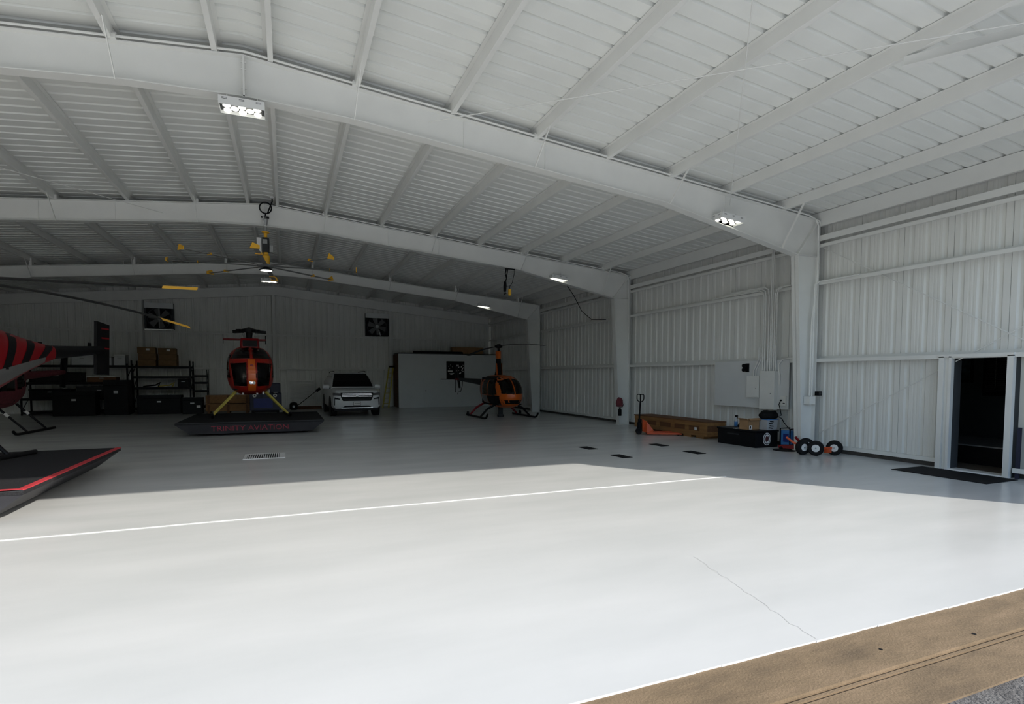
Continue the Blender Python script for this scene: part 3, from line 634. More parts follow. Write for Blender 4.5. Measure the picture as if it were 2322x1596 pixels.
# ------------------------------------------------------------------ floor fittings
t = thing('floor_drain', 'slotted grey trench drain grate set in the floor', 'drain', (-0.46, 13.15, 0))
m = MB(); m.box(-0.40, 0.42, -0.42, -0.36, 0.0005, 0.008).box(-0.40, 0.42, 0.36, 0.42, 0.0005, 0.008).box(-0.40, -0.34, -0.36, 0.36, 0.0005, 0.008).box(0.30, 0.42, -0.36, 0.36, 0.0005, 0.008)
m.build('grate_frame', LINEN, t); MB().box(-0.34, 0.30, -0.36, 0.36, 0.0003, 0.001).build('drain_void', BLKM, t)
bar = MB().box(-0.011, 0.011, -0.36, 0.36, 0.001, 0.008).mesh('grate_bar', LINEN)
for k in range(15): inst('grate_bar', bar, t, (-0.34 + 0.64 * (k + 0.5) / 15, 0, 0))
for lab, c in (('black floor plate beyond its pair, second row from the wall', (6.74, 11.65)), ('black floor plate nearer the sunlit floor, second row from the wall', (6.72, 10.18)),
               ('black floor plate beside the wooden crate, row nearest the wall', (8.71, 11.49)), ('black floor plate nearer the sunlit floor, row nearest the wall', (8.61, 10.06))):
    o = MB().box(-0.125, 0.125, -0.25, 0.25, 0.0005, 0.010).build('floor_plate', BLKM, bevel=0.003); o.location = (c[0], c[1], 0); o.rotation_euler = (0, 0, 0.02)
    tag(o, lab, 'floor plate', 'black floor plates')

# ------------------------------------------------------------------ electrical board on the right wall
pb = tag(MB().box(XG - 0.02, XG - 0.001, 10.0, 12.55, 0.92, 2.16).build('backing_board', BOARD, bevel=0.004), 'white plywood backing board carrying the breaker boxes', 'board')
def panelbox(y0, y1, z0, z1, dep, name, lab):
    t = thing(name, lab, 'electrical box', (XG - 0.02, (y0 + y1) / 2, z0)); h = (y1 - y0) / 2
    MB().box(-dep, -0.001, -h, h, 0, z1 - z0).build('box_body', STEEL, t, bevel=0.004)
    MB().box(-dep - 0.008, -dep, -h + 0.015, h - 0.015, 0.02, z1 - z0 - 0.02).build('cover', STEEL, t, bevel=0.003)
    MB().lathe([(0.004, -0.022), (0.012, -0.018), (0.012, -0.006)], (-dep, -h * 0.55, (z1 - z0) * 0.42), 'x', 10).build('latch', GREY, t)
    return t
pbx = panelbox(10.84, 11.26, 1.19, 1.76, 0.10, 'breaker_box', 'smaller white breaker box beside the tall one')
pbt = panelbox(10.33, 10.80, 0.90, 1.88, 0.12, 'electrical_cabinet', 'tall white electrical cabinet under the conduit bundle')
def attach(o, par):
    o.parent = par; o.matrix_parent_inverse = Matrix.Translation(-Vector(par.location)); return o
for k, (y, zt) in enumerate([(10.78, 3.90), (10.72, 3.90), (10.62, 3.92), (10.55, 5.0), (10.50, 5.0), (10.43, 3.92), (10.37, 3.9)]):
    if y in (10.55, 10.50): pts = [(XG - 0.07, y, 1.88), (XG - 0.07, y, 4.95)]
    elif k < 3: pts = [(XG - 0.07, y, 1.88), (XG - 0.07, y, 3.78), (XG - 0.06, y + 0.04, 3.90 + 0.03 * k), (XG - 0.05, y + 0.18, 3.96 + 0.035 * k), (XG - 0.05, y + 1.9 - 0.3 * k, 3.96 + 0.035 * k)]
    else: pts = [(XG - 0.07, y, 1.88), (XG - 0.07, y, 3.80), (XG - 0.06, y - 0.04, 3.92), (XG - 0.05, y - 0.16, 3.97), (XG - 0.05, 9.55, 3.96)]
    attach(MB().tube(pts, 0.017, 8).build('conduit', STEEL, None, True), pbt)
for k, dy in enumerate((0.0, 0.08)):
    attach(MB().tube([(XG - 0.06, 11.0 + dy, 1.76), (XG - 0.06, 11.0 + dy, 1.92), (XG - 0.06, 10.92 + dy, 2.05), (XG - 0.06, 10.84 + dy, 2.2), (XG - 0.06, 10.84 + dy, 2.5)], 0.015, 8).build('bent_conduit', STEEL, None, True), pbx)
tag(MB().tube([(XG - 0.05, 10.26, 1.55), (XG - 0.05, 10.24, 1.75), (XG - 0.05, 10.28, 1.88), (XG - 0.05, 10.28, 2.05), (XG - 0.05, 10.18, 2.17), (XG - 0.05, 9.95, 2.19), (XG - 0.05, 9.5, 2.19)], 0.019, 8).build('curved_conduit', STEEL, None, True), 'white curved conduit from the board along the lower girt to the column', 'conduit')
t = thing('outlet_box', 'white double socket box with black plug on the board edge', 'socket', (XG - 0.02, 10.12, 1.02))
MB().box(-0.05, -0.001, -0.08, 0.10, 0, 0.24).build('box_body', STEEL, t, bevel=0.004); MB().box(-0.053, -0.05, -0.06, 0.0, 0.05, 0.07).build('socket_slot', BLACK, t)
MB().cyl((-0.09, 0.04, 0.13), (-0.05, 0.04, 0.13), 0.02, 10).build('plug', BLACK, t)
tag(MB().tube([(XG - 0.10, 10.16, 1.15), (XG - 0.13, 10.18, 1.05), (XG - 0.12, 10.14, 0.9), (XG - 0.11, 10.12, 0.78), (XG - 0.12, 10.20, 0.74), (XG - 0.11, 10.10, 0.70), (XG - 0.14, 10.0, 0.60), (XG - 0.12, 9.85, 0.45), (XG - 0.10, 9.72, 0.42)], 0.011, 6).build('power_cord', BLACK, None, True), 'black power cord drooping from the socket to the blue charger', 'cord')
t = thing('wall_spotlight', 'black twin head emergency light on the white board', 'light', (XG - 0.02, 11.32, 1.92))
MB().box(-0.04, -0.001, -0.05, 0.05, -0.06, 0.17).build('base', BLACK, t)
for z in (0.0, 0.11): MB().lathe([(0.03, -0.10), (0.05, -0.09), (0.055, -0.05), (0.04, -0.01)], (-0.02, 0.06, z), 'x', 12).build('lamp_head', BLACK, t, True)
MB().box(-0.09, -0.03, 0.02, 0.10, 0.02, 0.09).build('lamp_bracket', BLACK, t); MB().box(-0.10, -0.09, 0.04, 0.07, 0.10, 0.12).build('lens', PAPER, t)
t = thing('thermostat_box', 'small black camera box beside the front column', 'box', (11.40, 9.15, 1.30))
MB().box(-0.05, 0.07, -0.05, 0.05, 0, 0.10).build('body', BLACK, t, bevel=0.006); MB().box(-0.03, 0.05, -0.053, -0.05, 0.02, 0.08).build('screen', DKGREY, t); MB().box(0.0, 0.06, -0.02, 0.02, 0.02, 0.08).build('bracket', DKGREY, t)

# ------------------------------------------------------------------ things along the right wall
t = thing('wooden_crate', 'long low plywood crate with framed openings along the right wall', 'crate', (11.08, 13.78, 0))
L2 = 1.70; Wc = 0.32; Hc = 0.48
MB().box(-Wc, Wc, -L2, L2, 0.09, Hc - 0.03).build('core_box', WOODD, t)
MB().box(-Wc - 0.04, Wc + 0.02, -L2 - 0.04, L2 + 0.02, Hc - 0.03, Hc).build('lid', WOODD, t)
MB().box(-Wc - 0.03, -Wc, -L2, L2, 0.34, Hc - 0.03).build('side_board', WOOD, t); MB().box(-Wc - 0.03, -Wc, -L2, L2, 0.07, 0.20).build('side_board', WOOD, t)
for y in (-1.66, -1.52, -0.90, -0.25, 0.45, 1.1, 1.60): MB().box(-Wc - 0.035, -Wc, y - 0.07, y + 0.07, 0.07, Hc - 0.03).build('cleat', WOOD, t)
for z in (0.07, 0.36): MB().box(-Wc, Wc, -L2 - 0.03, -L2, z, z + 0.12).build('end_board', WOOD, t)
for y in (-1.45, -0.92, 1.40): MB().box(-Wc - 0.02, Wc, y - 0.16, y + 0.16, 0, 0.09).build('skid', WOOD, t)
MB().box(-Wc - 0.038, -Wc - 0.035, -1.34, -1.24, 0.22, 0.30).build('paper_label', PAPER, t)

t = thing('pallet_jack', 'orange hand pallet jack with black loop handle by the crate', 'pallet jack', (9.88, 13.86, 0), math.radians(-120))
# local: +y is fork direction
for sx in (-1, 1): MB().loft([[(sx * 0.19 - 0.08, y, z0), (sx * 0.19 + 0.08, y, z0), (sx * 0.19 + 0.08, y, z1), (sx * 0.19 - 0.08, y, z1)] for y, z0, z1 in ((0.12, 0.03, 0.085), (1.0, 0.03, 0.085), (1.12, 0.035, 0.06))]).build('fork', ORANGE2, t)
MB().loft([[(-w3, y, z0), (w3, y, z0), (w3 * 0.8, y, z1), (-w3 * 0.8, y, z1)] for y, w3, z0, z1 in ((0.0, 0.10, 0.10, 0.46), (0.12, 0.24, 0.07, 0.40), (0.30, 0.27, 0.07, 0.16))]).build('lift_frame', ORANGE2, t)
MB().beam((-0.1, 0.05, 0.42), (-0.16, 0.32, 0.13), 0.07, 0.02).build('brace', ORANGE2, t); MB().beam((0.1, 0.05, 0.42), (0.16, 0.32, 0.13), 0.07, 0.02).build('brace', ORANGE2, t)
for sx in (-1, 1): MB().lathe([(0.02, -0.025), (0.085, -0.025), (0.09, -0.015), (0.09, 0.015), (0.085, 0.025), (0.02, 0.025)], (sx * 0.08, -0.10, 0.09), 'x', 18).build('steer_wheel', RUBBER, t, True)
for sx in (-1, 1): MB().lathe([(0.01, -0.04), (0.04, -0.04), (0.04, 0.04), (0.01, 0.04)], (sx * 0.19, 1.02, 0.04), 'x', 14).build('load_wheel', RUBBER, t, True)
MB().lathe([(0.07, 0.09), (0.07, 0.36), (0.045, 0.38), (0.045, 0.46)], (0, -0.08, 0), 'z', 14).build('hydraulic_pump', BLACK, t, True)
MB().tube([(0, -0.09, 0.40), (0, -0.06, 0.98)], 0.025, 8).build('handle_shaft', BLACK, t, True)
c45 = math.cos(math.radians(62)); 
loopx = [(0, 0.96), (0.085, 1.02), (0.10, 1.07), (0.10, 1.17), (0.085, 1.20), (0, 1.20), (-0.085, 1.20), (-0.10, 1.17), (-0.10, 1.07), (-0.085, 1.02), (0, 0.96)]
MB().tube([(a * math.cos(1.45), -0.06 + a * math.sin(1.45), z) for a, z in loopx], 0.014, 8).build('handle_loop', BLACK, t, True)
MB().tube([(0, -0.06, 0.97), (0, -0.06, 1.2)], 0.018, 8).build('handle_post', BLACK, t)

t = thing('tool_chest', 'low black chest with white round badge by the front column', 'chest', (10.88, 10.75, 0))
MB().box(-0.36, 0.36, -0.64, 0.64, 0, 0.38).build('body', BLACK, t, bevel=0.012); MB().box(-0.38, 0.38, -0.66, 0.66, 0.38, 0.42).build('lid', BLACK, t, bevel=0.008)
MB().box(-0.366, -0.36, -0.10, 0.30, 0.27, 0.30).build('handle', DKGREY, t)
bp_ = []
for k in range(16):
    a = 2 * PI * k / 16 + PI / 16; bp_.append((0.125 * math.cos(a), 0.21 + 0.155 * math.sin(a)))
bo = MB().prism(bp_, 'y', -0.646, -0.640).build('badge', PAPER, t)
MB().prism([(a * 0.88, 0.21 + (b - 0.21) * 0.88) for a, b in bp_], 'y', -0.648, -0.646).build('badge_ring', DKGREY, t)
MB().prism([(a * 0.74, 0.21 + (b - 0.21) * 0.74) for a, b in bp_], 'y', -0.650, -0.648).build('badge_field', PAPER, t)
MB().prism([(-0.055, 0.17), (-0.03, 0.13), (0.0, 0.16), (0.035, 0.15), (0.05, 0.22), (0.04, 0.28), (0.01, 0.265), (-0.02, 0.29), (-0.05, 0.26), (-0.06, 0.21)], 'y', -0.653, -0.650).build('badge_emblem', mat('dark_maroon_print', (0.06, 0.015, 0.015), 0.5), t)
t = thing('cardboard_box', 'open brown cardboard box on the black chest', 'box', (10.72, 10.52, 0.42), 0.06)
m = MB(); w4 = 0.19; d4 = 0.14; h4 = 0.24
m.box(-w4, w4, -d4, -d4 + 0.006, 0, h4).box(-w4, w4, d4 - 0.006, d4, 0, h4).box(-w4, -w4 + 0.006, -d4, d4, 0, h4).box(w4 - 0.006, w4, -d4, d4, 0, h4).box(-w4, w4, -d4, d4, 0, 0.006)
m.build('carton', CARD, t)
MB().obox((0, -d4 - 0.03, h4 + 0.02), (0.38, 0.08, 0.006), (0.6, 0, 0)).build('flap', CARD, t); MB().obox((-w4 - 0.03, 0, h4 + 0.02), (0.08, 0.27, 0.006), (0, 0.6, 0)).build('flap', CARD, t)
MB().box(-0.16, -0.06, -d4 - 0.002, -d4, 0.01, 0.11).build('paper_label', PAPER, t); MB().box(-0.13, -0.10, -d4 - 0.003, -d4 - 0.002, 0.03, 0.09).build('label_print', BLACK, t)
t = thing('plastic_bin', 'clear plastic bin of packets under the black bag on the chest', 'bin', (11.12, 10.30, 0.42))
MB().loft([[(-0.17, -0.13, 0), (0.14, -0.13, 0), (0.14, 0.14, 0), (-0.17, 0.14, 0)], [(-0.19, -0.15, 0.25), (0.16, -0.15, 0.25), (0.16, 0.16, 0.25), (-0.19, 0.16, 0.25)]]).build('bin_body', PLAST, t)
for k, z in enumerate((0.05, 0.10, 0.16, 0.21)): MB().obox((-0.08 + 0.03 * (k % 2), -0.15, z), (0.12, 0.012, 0.022), (0, 0.15, 0)).build('packet', BLACK, t)
MB().box(-0.20, 0.17, -0.16, 0.17, 0.25, 0.27).build('bin_lid', SKYBLUE, t)
def lump(name, label, cat, loc, sx, sy, sz, m_, seed):
    random.seed(seed); b = bmesh.new(); bmesh.ops.create_icosphere(b, subdivisions=3, radius=1.0)
    for v in b.verts:
        n_ = 1 + 0.13 * math.sin(4 * v.co.x + seed) * math.cos(5 * v.co.y + 2 * seed) + random.uniform(-0.03, 0.03)
        zc = v.co.z * n_ * sz; v.co = Vector((v.co.x * n_ * sx, v.co.y * n_ * sy, max(zc, -0.55 * sz)))
    for v in b.verts: v.co.z += 0.55 * sz
    me = bpy.data.meshes.new(name); b.to_mesh(me); b.free()
    for p in me.polygons: p.use_smooth = True
    me.materials.append(m_); o = bpy.data.objects.new(name, me); C.objects.link(o); o.location = loc; return tag(o, label, cat)
lump('black_bag', 'slumped black bag on the plastic bin', 'bag', (11.12, 10.31, 0.695), 0.26, 0.20, 0.13, BLKM, 2)
lump('cloth_heap', 'crumpled dark cloth on the black chest beside the carton', 'cloth', (10.92, 10.86, 0.42), 0.16, 0.15, 0.10, BLKM, 5)
t = thing('spray_bottle', 'blue and clear trigger spray bottle on the black chest', 'bottle', (11.00, 11.25, 0.42))
MB().lathe([(0.04, 0), (0.045, 0.01), (0.045, 0.12), (0.042, 0.13)], n=14).build('liquid', SKYBLUE, t, True); MB().lathe([(0.042, 0.13), (0.04, 0.17), (0.016, 0.22), (0.015, 0.25)], n=14).build('bottle_neck', PLAST, t, True)
MB().box(-0.02, 0.02, -0.05, 0.03, 0.25, 0.30).build('trigger_head', BLACK, t, bevel=0.005); MB().obox((0, -0.045, 0.235), (0.015, 0.012, 0.06), (0.3, 0, 0)).build('trigger', BLACK, t)
o = MB().box(-0.10, 0.10, -0.05, 0.05, 0, 0.012).build('paper_tag', PAPER); o.location = (10.61, 10.80, 0.42); tag(o, 'small white card lying on the chest lid', 'paper')

t = thing('battery_charger', 'blue wheeled charger with black frame behind the column', 'charger', (11.30, 9.78, 0))
MB().box(-0.16, 0.14, -0.14, 0.16, 0.06, 0.44).build('body', SKYBLUE, t, bevel=0.02); MB().box(-0.165, -0.16, -0.08, 0.08, 0.16, 0.36).build('face_plate', BLUE, t)
MB().tube([(-0.18, -0.13, 0.02), (-0.18, -0.13, 0.48), (0.14, -0.13, 0.48)], 0.016, 8).build('handle_bar', BLACK, t, True)
MB().tube([(-0.18, 0.15, 0.02), (-0.18, 0.15, 0.48), (0.14, 0.15, 0.48)], 0.016, 8).build('handle_bar', BLACK, t, True)
for dy in (-0.13, 0.15): MB().lathe([(0.015, -0.02), (0.06, -0.02), (0.06, 0.02), (0.015, 0.02)], (0.1, dy, 0.06), 'y', 14).build('wheel', RUBBER, t, True)
t = thing('floor_jack', 'red steel trolley frame lying on the floor beside the chest', 'trolley', (11.30, 9.15, 0), math.radians(20))
MB().loft([[(-0.12, y, 0.03), (0.12, y, 0.03), (0.10, y, z), (-0.10, y, z)] for y, z in ((0.05, 0.10), (0.35, 0.13), (0.75, 0.09))]).build('chassis', DKRED, t)
MB().tube([(-0.06, 0.1, 0.10), (-0.25, 0.2, 0.22), (-0.33, 0.28, 0.34)], 0.03, 8).build('lever', DKRED, t, True)
for y in (0.12, 0.68):
    for sx in (-1, 1): MB().lathe([(0.008, -0.02), (0.035, -0.02), (0.035, 0.02), (0.008, 0.02)], (sx * 0.13, y, 0.035), 'x', 12).build('caster', BLACK, t, True)
tag(MB().lathe([(0.26, 0.0005), (0.26, 0.012), (0.24, 0.014), (0.02, 0.014)], (10.85, 9.55, 0), 'z', 24).build('round_mat', RUBBER), 'round dark rubber disc on the floor behind the wheels', 'mat')

t = thing('ground_wheel_set', 'orange helicopter ground handling axle with four white hub tyres', 'wheel cart', (10.95, 8.78, 0))
def wheel(x, y, ang, r=0.165):
    e = inst('wheel', MB().lathe([(0.075, -0.055), (0.11, -0.065), (r - 0.02, -0.06), (r, -0.03), (r, 0.03), (r - 0.02, 0.06), (0.11, 0.065), (0.075, 0.055)], n=28).mesh('wheel', RUBBER, True), t, (x, y, r), (PI / 2, 0, ang))
    inst('hub', MB().lathe([(0.02, -0.062), (0.03, -0.07), (0.05, -0.058), (0.08, -0.058), (0.085, -0.05), (0.085, 0.05), (0.08, 0.058), (0.03, 0.06)], n=20).mesh('hub', PAPER, True), e)
    inst('axle_cap', MB().lathe([(0.005, -0.082), (0.018, -0.08), (0.018, 0.07)], n=10).mesh('axle_cap', GREY, True), e)
wheel(-0.32, 0.10, math.radians(-8)); wheel(-0.18, -0.12, math.radians(-52)); wheel(0.10, 0.36, math.radians(-30)); wheel(0.25, -0.24, math.radians(-60))
MB().tube([(-0.18, -0.12, 0.165), (0.25, -0.24, 0.165)], 0.022, 8).build('axle', ORANGE2, t); MB().tube([(-0.32, 0.10, 0.165), (0.10, 0.36, 0.165)], 0.022, 8).build('axle', ORANGE2, t)
MB().obox((0.10, -0.20, 0.11), (0.14, 0.10, 0.10), (0, 0, 0.25)).build('lift_bracket', ORANGE2, t); MB().obox((0.02, -0.17, 0.14), (0.30, 0.05, 0.03), (0, 0, -0.27)).build('lift_arm', ORANGE2, t)
MB().tube([(-0.32, 0.10, 0.20), (-0.46, 0.22, 0.26), (-0.55, 0.34, 0.38)], 0.025, 8).build('tow_handle', ORANGE2, t, True)

# items hanging on the second column
o = lump('hanging_bag', 'maroon bag hanging on the second steel column', 'bag', (10.98, 16.78, 0.66), 0.14, 0.09, 0.21, MAROON, 9)
t = thing('fire_extinguisher', 'small black extinguisher strapped low on the second steel column', 'extinguisher', (11.02, 16.81, 0.33))
MB().lathe([(0.055, 0), (0.062, 0.02), (0.062, 0.21), (0.045, 0.25), (0.018, 0.27)], n=14).build('cylinder', BLACK, t, True); MB().box(-0.03, 0.03, -0.02, 0.02, 0.27, 0.31).build('valve', DKGREY, t)
MB().tube([(0.0, 0.0, 0.30), (0.10, -0.02, 0.32), (0.16, -0.02, 0.45)], 0.009, 6).build('hose', BLACK, t, True)

# ------------------------------------------------------------------ landing dollies
def make_dolly(label, loc, w_, l_, text=None, edge=None, rz=0.0):
    t = thing('landing_dolly', label, 'platform', loc, rz); a, b = w_ / 2, l_ / 2
    MB().loft([[(-a + 0.34, -b + 0.03, 0.075), (a - 0.34, -b + 0.03, 0.075), (a - 0.34, b - 0.03, 0.075), (-a + 0.34, b - 0.03, 0.075)],
               [(-a, -b, 0.345), (a, -b, 0.345), (a, b, 0.345), (-a, b, 0.345)]]).build('skirt', mat('charcoal_steel', (0.03, 0.03, 0.034), 0.6, 0, 0.15, 4.0, spec=0.2), t)
    MB().box(-a - 0.01, a + 0.01, -b - 0.01, b + 0.01, 0.345, 0.405).build('deck', mat('black_grip_deck', (0.022, 0.022, 0.024), 0.9, 0, 0.2, 30.0, 0.4, 120, spec=0.15), t)
    MB().box(-a, a, -b - 0.012, -b - 0.01, 0.385, 0.405).build('deck_edge', DKGREY, t)
    for sx in (-1, 1):
        for y in (-b * 0.6, b * 0.6): MB().lathe([(0.01, -0.03), (0.075, -0.03), (0.075, 0.03), (0.01, 0.03)], (sx * a * 0.5, y, 0.075), 'x', 16).build('caster', RUBBER, t, True)
    if text:
        me = text_mesh(text, 0.215, mat('faded_red_lettering', (0.24, 0.03, 0.05), 0.8, 0, 0.5, 9.0), 'lettering', 0.001)
        for v in me.vertices: v.co.x *= 1.12
        o = inst('lettering', me, t, (-0.05, -b + 0.004, 0.215), (PI / 2 + 0.11, 0, 0)); o['label'] = 'faded red stencil lettering'
    if edge:
        MB().box(a - 0.06, a + 0.012, -b - 0.012, b + 0.012, 0.395, 0.411).build('edge_stripe', REDTAPE, t)
        MB().box(-a, a - 0.06, -b - 0.012, -b + 0.055, 0.395, 0.411).build('edge_stripe', REDTAPE, t)
    return t
make_dolly('black landing dolly with faded red lettering under the red helicopter', (-0.92, 20.05, 0), 3.95, 4.2, 'TRINITY AVIATION')
make_dolly('black landing dolly with red painted edge under the black helicopter', (-4.95, 10.25, 0), 4.14, 4.12, None, True)

# ------------------------------------------------------------------ helicopters
def st_interp(st, y):
    if y <= st[0][0]: return st[0][1:]
    for i in range(len(st) - 1):
        if st[i][0] <= y <= st[i + 1][0]:
            q = (y - st[i][0]) / (st[i + 1][0] - st[i][0]); q2 = q
            return tuple(st[i][k] + (st[i + 1][k] - st[i][k]) * q2 for k in (1, 2, 3))
    return st[-1][1:]
def inside(st, e, x, y, z):
    zc, a, b = st_interp(st, y); return (abs(x) / a) ** e + (abs(z - zc) / b) ** e <= 1
def y_front(st, e, x, z):
    y0 = st[0][0]; y1 = y0; 
    for i in range(400):
        y1 = y0 + i * 0.01
        if inside(st, e, x, y1, z): return y1
    return y1
def x_side(st, e, y, z):
    zc, a, b = st_interp(st, y); k = 1 - (abs(z - zc) / b) ** e
    return a * max(k, 0.0) ** (1 / e)
def in_poly(p, poly):
    r = False; n = len(poly)
    for i in range(n):
        (x1, y1), (x2, y2) = poly[i], poly[(i + 1) % n]
        if (y1 > p[1]) != (y2 > p[1]) and p[0] < (x2 - x1) * (p[1] - y1) / (y2 - y1) + x1: r = not r
    return r
def shell(st, e, front_holes, side_holes, yfront, ny=70, n=64):
    ys = [st[0][0] + (st[-1][0] - st[0][0]) * (i / ny) ** 1.25 for i in range(ny + 1)]; m = MB(); secs = []
    for y in ys:
        zc, a, b = st_interp(st, y); s_ = []
        for k in range(n):
            t_ = 2 * PI * (k + 0.5) / n; c, d = math.cos(t_), math.sin(t_)
            s_.append((a * math.copysign(abs(c) ** (2 / e), c), y, zc + b * math.copysign(abs(d) ** (2 / e), d)))
        secs.append(s_)
    m.loft(secs)
    keep = []
    for f in m.f:
        c = [sum(m.v[i][k] for i in f) / len(f) for k in range(3)]; cut = False
        if c[1] < yfront:
            for h in front_holes:
                if in_poly((c[0], c[2]), h): cut = True
        for h in side_holes:
            if abs(c[0]) > 0.25 and in_poly((c[1], c[2]), h): cut = True
        if not cut: keep.append(f)
    m.f = keep; return m
def fpatch(st, e, q, off=0.012, nu=10, nv=10):
    def fn(u, v):
        x = (q[0][0] * (1 - u) + q[1][0] * u) * (1 - v) + (q[3][0] * (1 - u) + q[2][0] * u) * v
        z = (q[0][1] * (1 - u) + q[1][1] * u) * (1 - v) + (q[3][1] * (1 - u) + q[2][1] * u) * v
        return (x, y_front(st, e, x, z) - off, z)
    return MB().grid(fn, nu, nv)
def spatch(st, e, q, sx, off=0.010, nu=10, nv=8):
    def fn(u, v):
        y = (q[0][0] * (1 - u) + q[1][0] * u) * (1 - v) + (q[3][0] * (1 - u) + q[2][0] * u) * v
        z = (q[0][1] * (1 - u) + q[1][1] * u) * (1 - v) + (q[3][1] * (1 - u) + q[2][1] * u) * v
        return (sx * (x_side(st, e, y, z) + off), y, z)
    return MB().grid(fn, nu, nv)
def seat(t, x, y, z, m_):
    s_ = MB().box(x - 0.23, x + 0.23, y - 0.24, y + 0.24, z, z + 0.14).build('seat_cushion', m_, t, bevel=0.03)
    MB().obox((x, y + 0.25, z + 0.44), (0.44, 0.10, 0.66), (math.radians(-10), 0, 0)).build('seat_back', m_, t, bevel=0.03)
def skids(t, hw, y0, y1, zb, belly, ytop, col, colr, xtop=0.38, bands=None, tips=0.14):
    for sx in (-1, 1):
        MB().tube([(sx * hw, y0 - 0.26, tips), (sx * hw, y0 - 0.14, 0.06), (sx * hw, y0, 0.042), (sx * hw, y1, 0.042)], 0.04, 10).build('skid_tube', colr, t, True)
        for k, yt in enumerate(ytop):
            p0 = Vector((sx * xtop, yt, belly)); p1 = Vector((sx * hw, yt + 0.05, 0.07))
            MB().tube([p0, p0.lerp(p1, 0.35), p1], [0.036, 0.034, 0.03], 8).build('skid_strut', col, t, True)
            if bands is not None: MB().tube([p0.lerp(p1, 0.30), p0.lerp(p1, 0.42)], 0.042, 8).build('strut_band', bands, t, True)
ST500 = [(-1.52, 1.34, .02, .02), (-1.49, 1.35, .17, .18), (-1.42, 1.36, .31, .33), (-1.28, 1.38, .46, .49), (-1.08, 1.42, .58, .62), (-.8, 1.46, .655, .72), (-.4, 1.50, .69, .78), (0, 1.52, .695, .80),
         (.4, 1.53, .68, .78), (.8, 1.57, .60, .69), (1.15, 1.62, .45, .54), (1.5, 1.68, .30, .36), (1.85, 1.72, .18, .20), (2.1, 1.74, .14, .15)]
STLONG = ST500[:8] + [(.5, 1.53, .69, .79), (1.0, 1.57, .64, .74), (1.5, 1.62, .55, .62), (2.0, 1.67, .42, .47), (2.5, 1.72, .30, .33), (3.0, 1.77, .20, .21), (3.3, 1.80, .15, .15)]
def make_light_heli(label, loc, rz, st, main, trim, strut, glassm, blades, stripes=False, center=True, bands=None, hubstubs=True, tipcol=None):
    t = thing('helicopter', label, 'helicopter', loc, rz); e = 2.8
    FH = []; SHo = [[(-1.0, 1.28), (-0.08, 1.28), (-0.08, 2.02), (-0.72, 2.02)], [(0.05, 1.35), (0.62, 1.42), (0.55, 1.98), (0.05, 2.0)]]
    quads = []
    for sx in (-1, 1):
        quads.append([(sx * 0.03, 1.88), (sx * 0.60, 1.87), (sx * 0.40, 2.24), (sx * 0.03, 2.28)])
        quads.append([(sx * 0.14, 1.00), (sx * 0.50, 1.02), (sx * 0.60, 1.74), (sx * 0.14, 1.76)])
    FH = [q for q in quads]
    shell(st, e, FH, SHo, -0.45).build('fuselage', main, t, True)
    for q in quads: fpatch(st, e, q).build('windshield', glassm, t, True)
    for sx in (-1, 1):
        for h in SHo: spatch(st, e, h, sx).build('door_window', glassm, t, True)
    for sx in (-1, 1):     # window trim
        for q in quads:
            ring = []
            for i in range(4):
                for k in range(6):
                    u = k / 6; x = q[i][0] + (q[(i + 1) % 4][0] - q[i][0]) * u; z = q[i][1] + (q[(i + 1) % 4][1] - q[i][1]) * u
                    ring.append((x, y_front(st, e, x, z) - 0.012, z))
            if (q[0][0] > 0) == (sx > 0): MB().tube(ring + ring[:1], 0.011, 5).build('window_trim', main, t)
    if center: fpatch(st, e, [(-0.11, 0.86), (0.11, 0.86), (0.10, 1.86), (-0.10, 1.86)], 0.014, 4, 24).build('nose_stripe', ORANGE if main == RED else trim, t, True)
    MB().lathe([(0.01, -0.03), (0.055, -0.02), (0.06, 0.02)], (-0.03, y_front(st, e, 0, 1.12) - 0.01, 1.13), 'y', 14).build('landing_light', CHROME, t, True)
    MB().lathe([(0.01, -0.03), (0.045, -0.02), (0.05, 0.02)], (0.05, y_front(st, e, 0, 1.12) - 0.012, 1.12), 'y', 14).build('landing_light', PAPER, t, True)
    MB().lathe([(0.02, -0.01), (0.05, -0.008), (0.05, 0.02)], (0, y_front(st, e, 0, 1.66) - 0.012, 1.66), 'y', 14).build('air_inlet', DKRED, t, True)
    for x in (-0.25, 0.16, 0.34): MB().box(x - 0.025, x + 0.025, -0.95, -0.90, 0.74, 0.90).build('step_bracket', PAPER, t)
    MB().box(-0.25, 0.25, -1.1, -0.95, 1.10, 1.62).build('instrument_console', INTER, t, bevel=0.03)
    for x in (-0.33, 0.33): seat(t, x, -0.35, 1.0, INTER)
    MB().box(-0.60, 0.60, 0.05, 0.09, 0.95, 2.05).build('bulkhead', INTER, t); MB().box(-0.55, 0.55, -1.1, 0.1, 0.90, 0.94).build('cabin_floor', INTER, t)
    # doghouse, mast, hub
    MB().loft([[(-a, y, z0), (a, y, z0), (a * 0.9, y, z1), (-a * 0.9, y, z1)] for y, a, z0, z1 in ((-0.42, 0.26, 2.15, 2.40), (-0.30, 0.30, 2.15, 2.58), (0.45, 0.30, 2.1, 2.58), (1.2, 0.16, 1.95, 2.1))]).build('mast_cowling', trim, t, bevel=0.02)
    MB().box(-0.22, 0.22, -0.425, -0.40, 2.30, 2.50).build('intake_grille', BLACK, t)
    MB().cyl((0, 0, 2.55), (0, 0, 2.80), 0.10, 14).build('rotor_mast', BLACK, t, True)
    MB().lathe([(0.10, 2.78), (0.26, 2.80), (0.26, 2.88), (0.14, 2.92), (0.02, 2.96)], n=18).build('rotor_hub', BLACK, t, True)
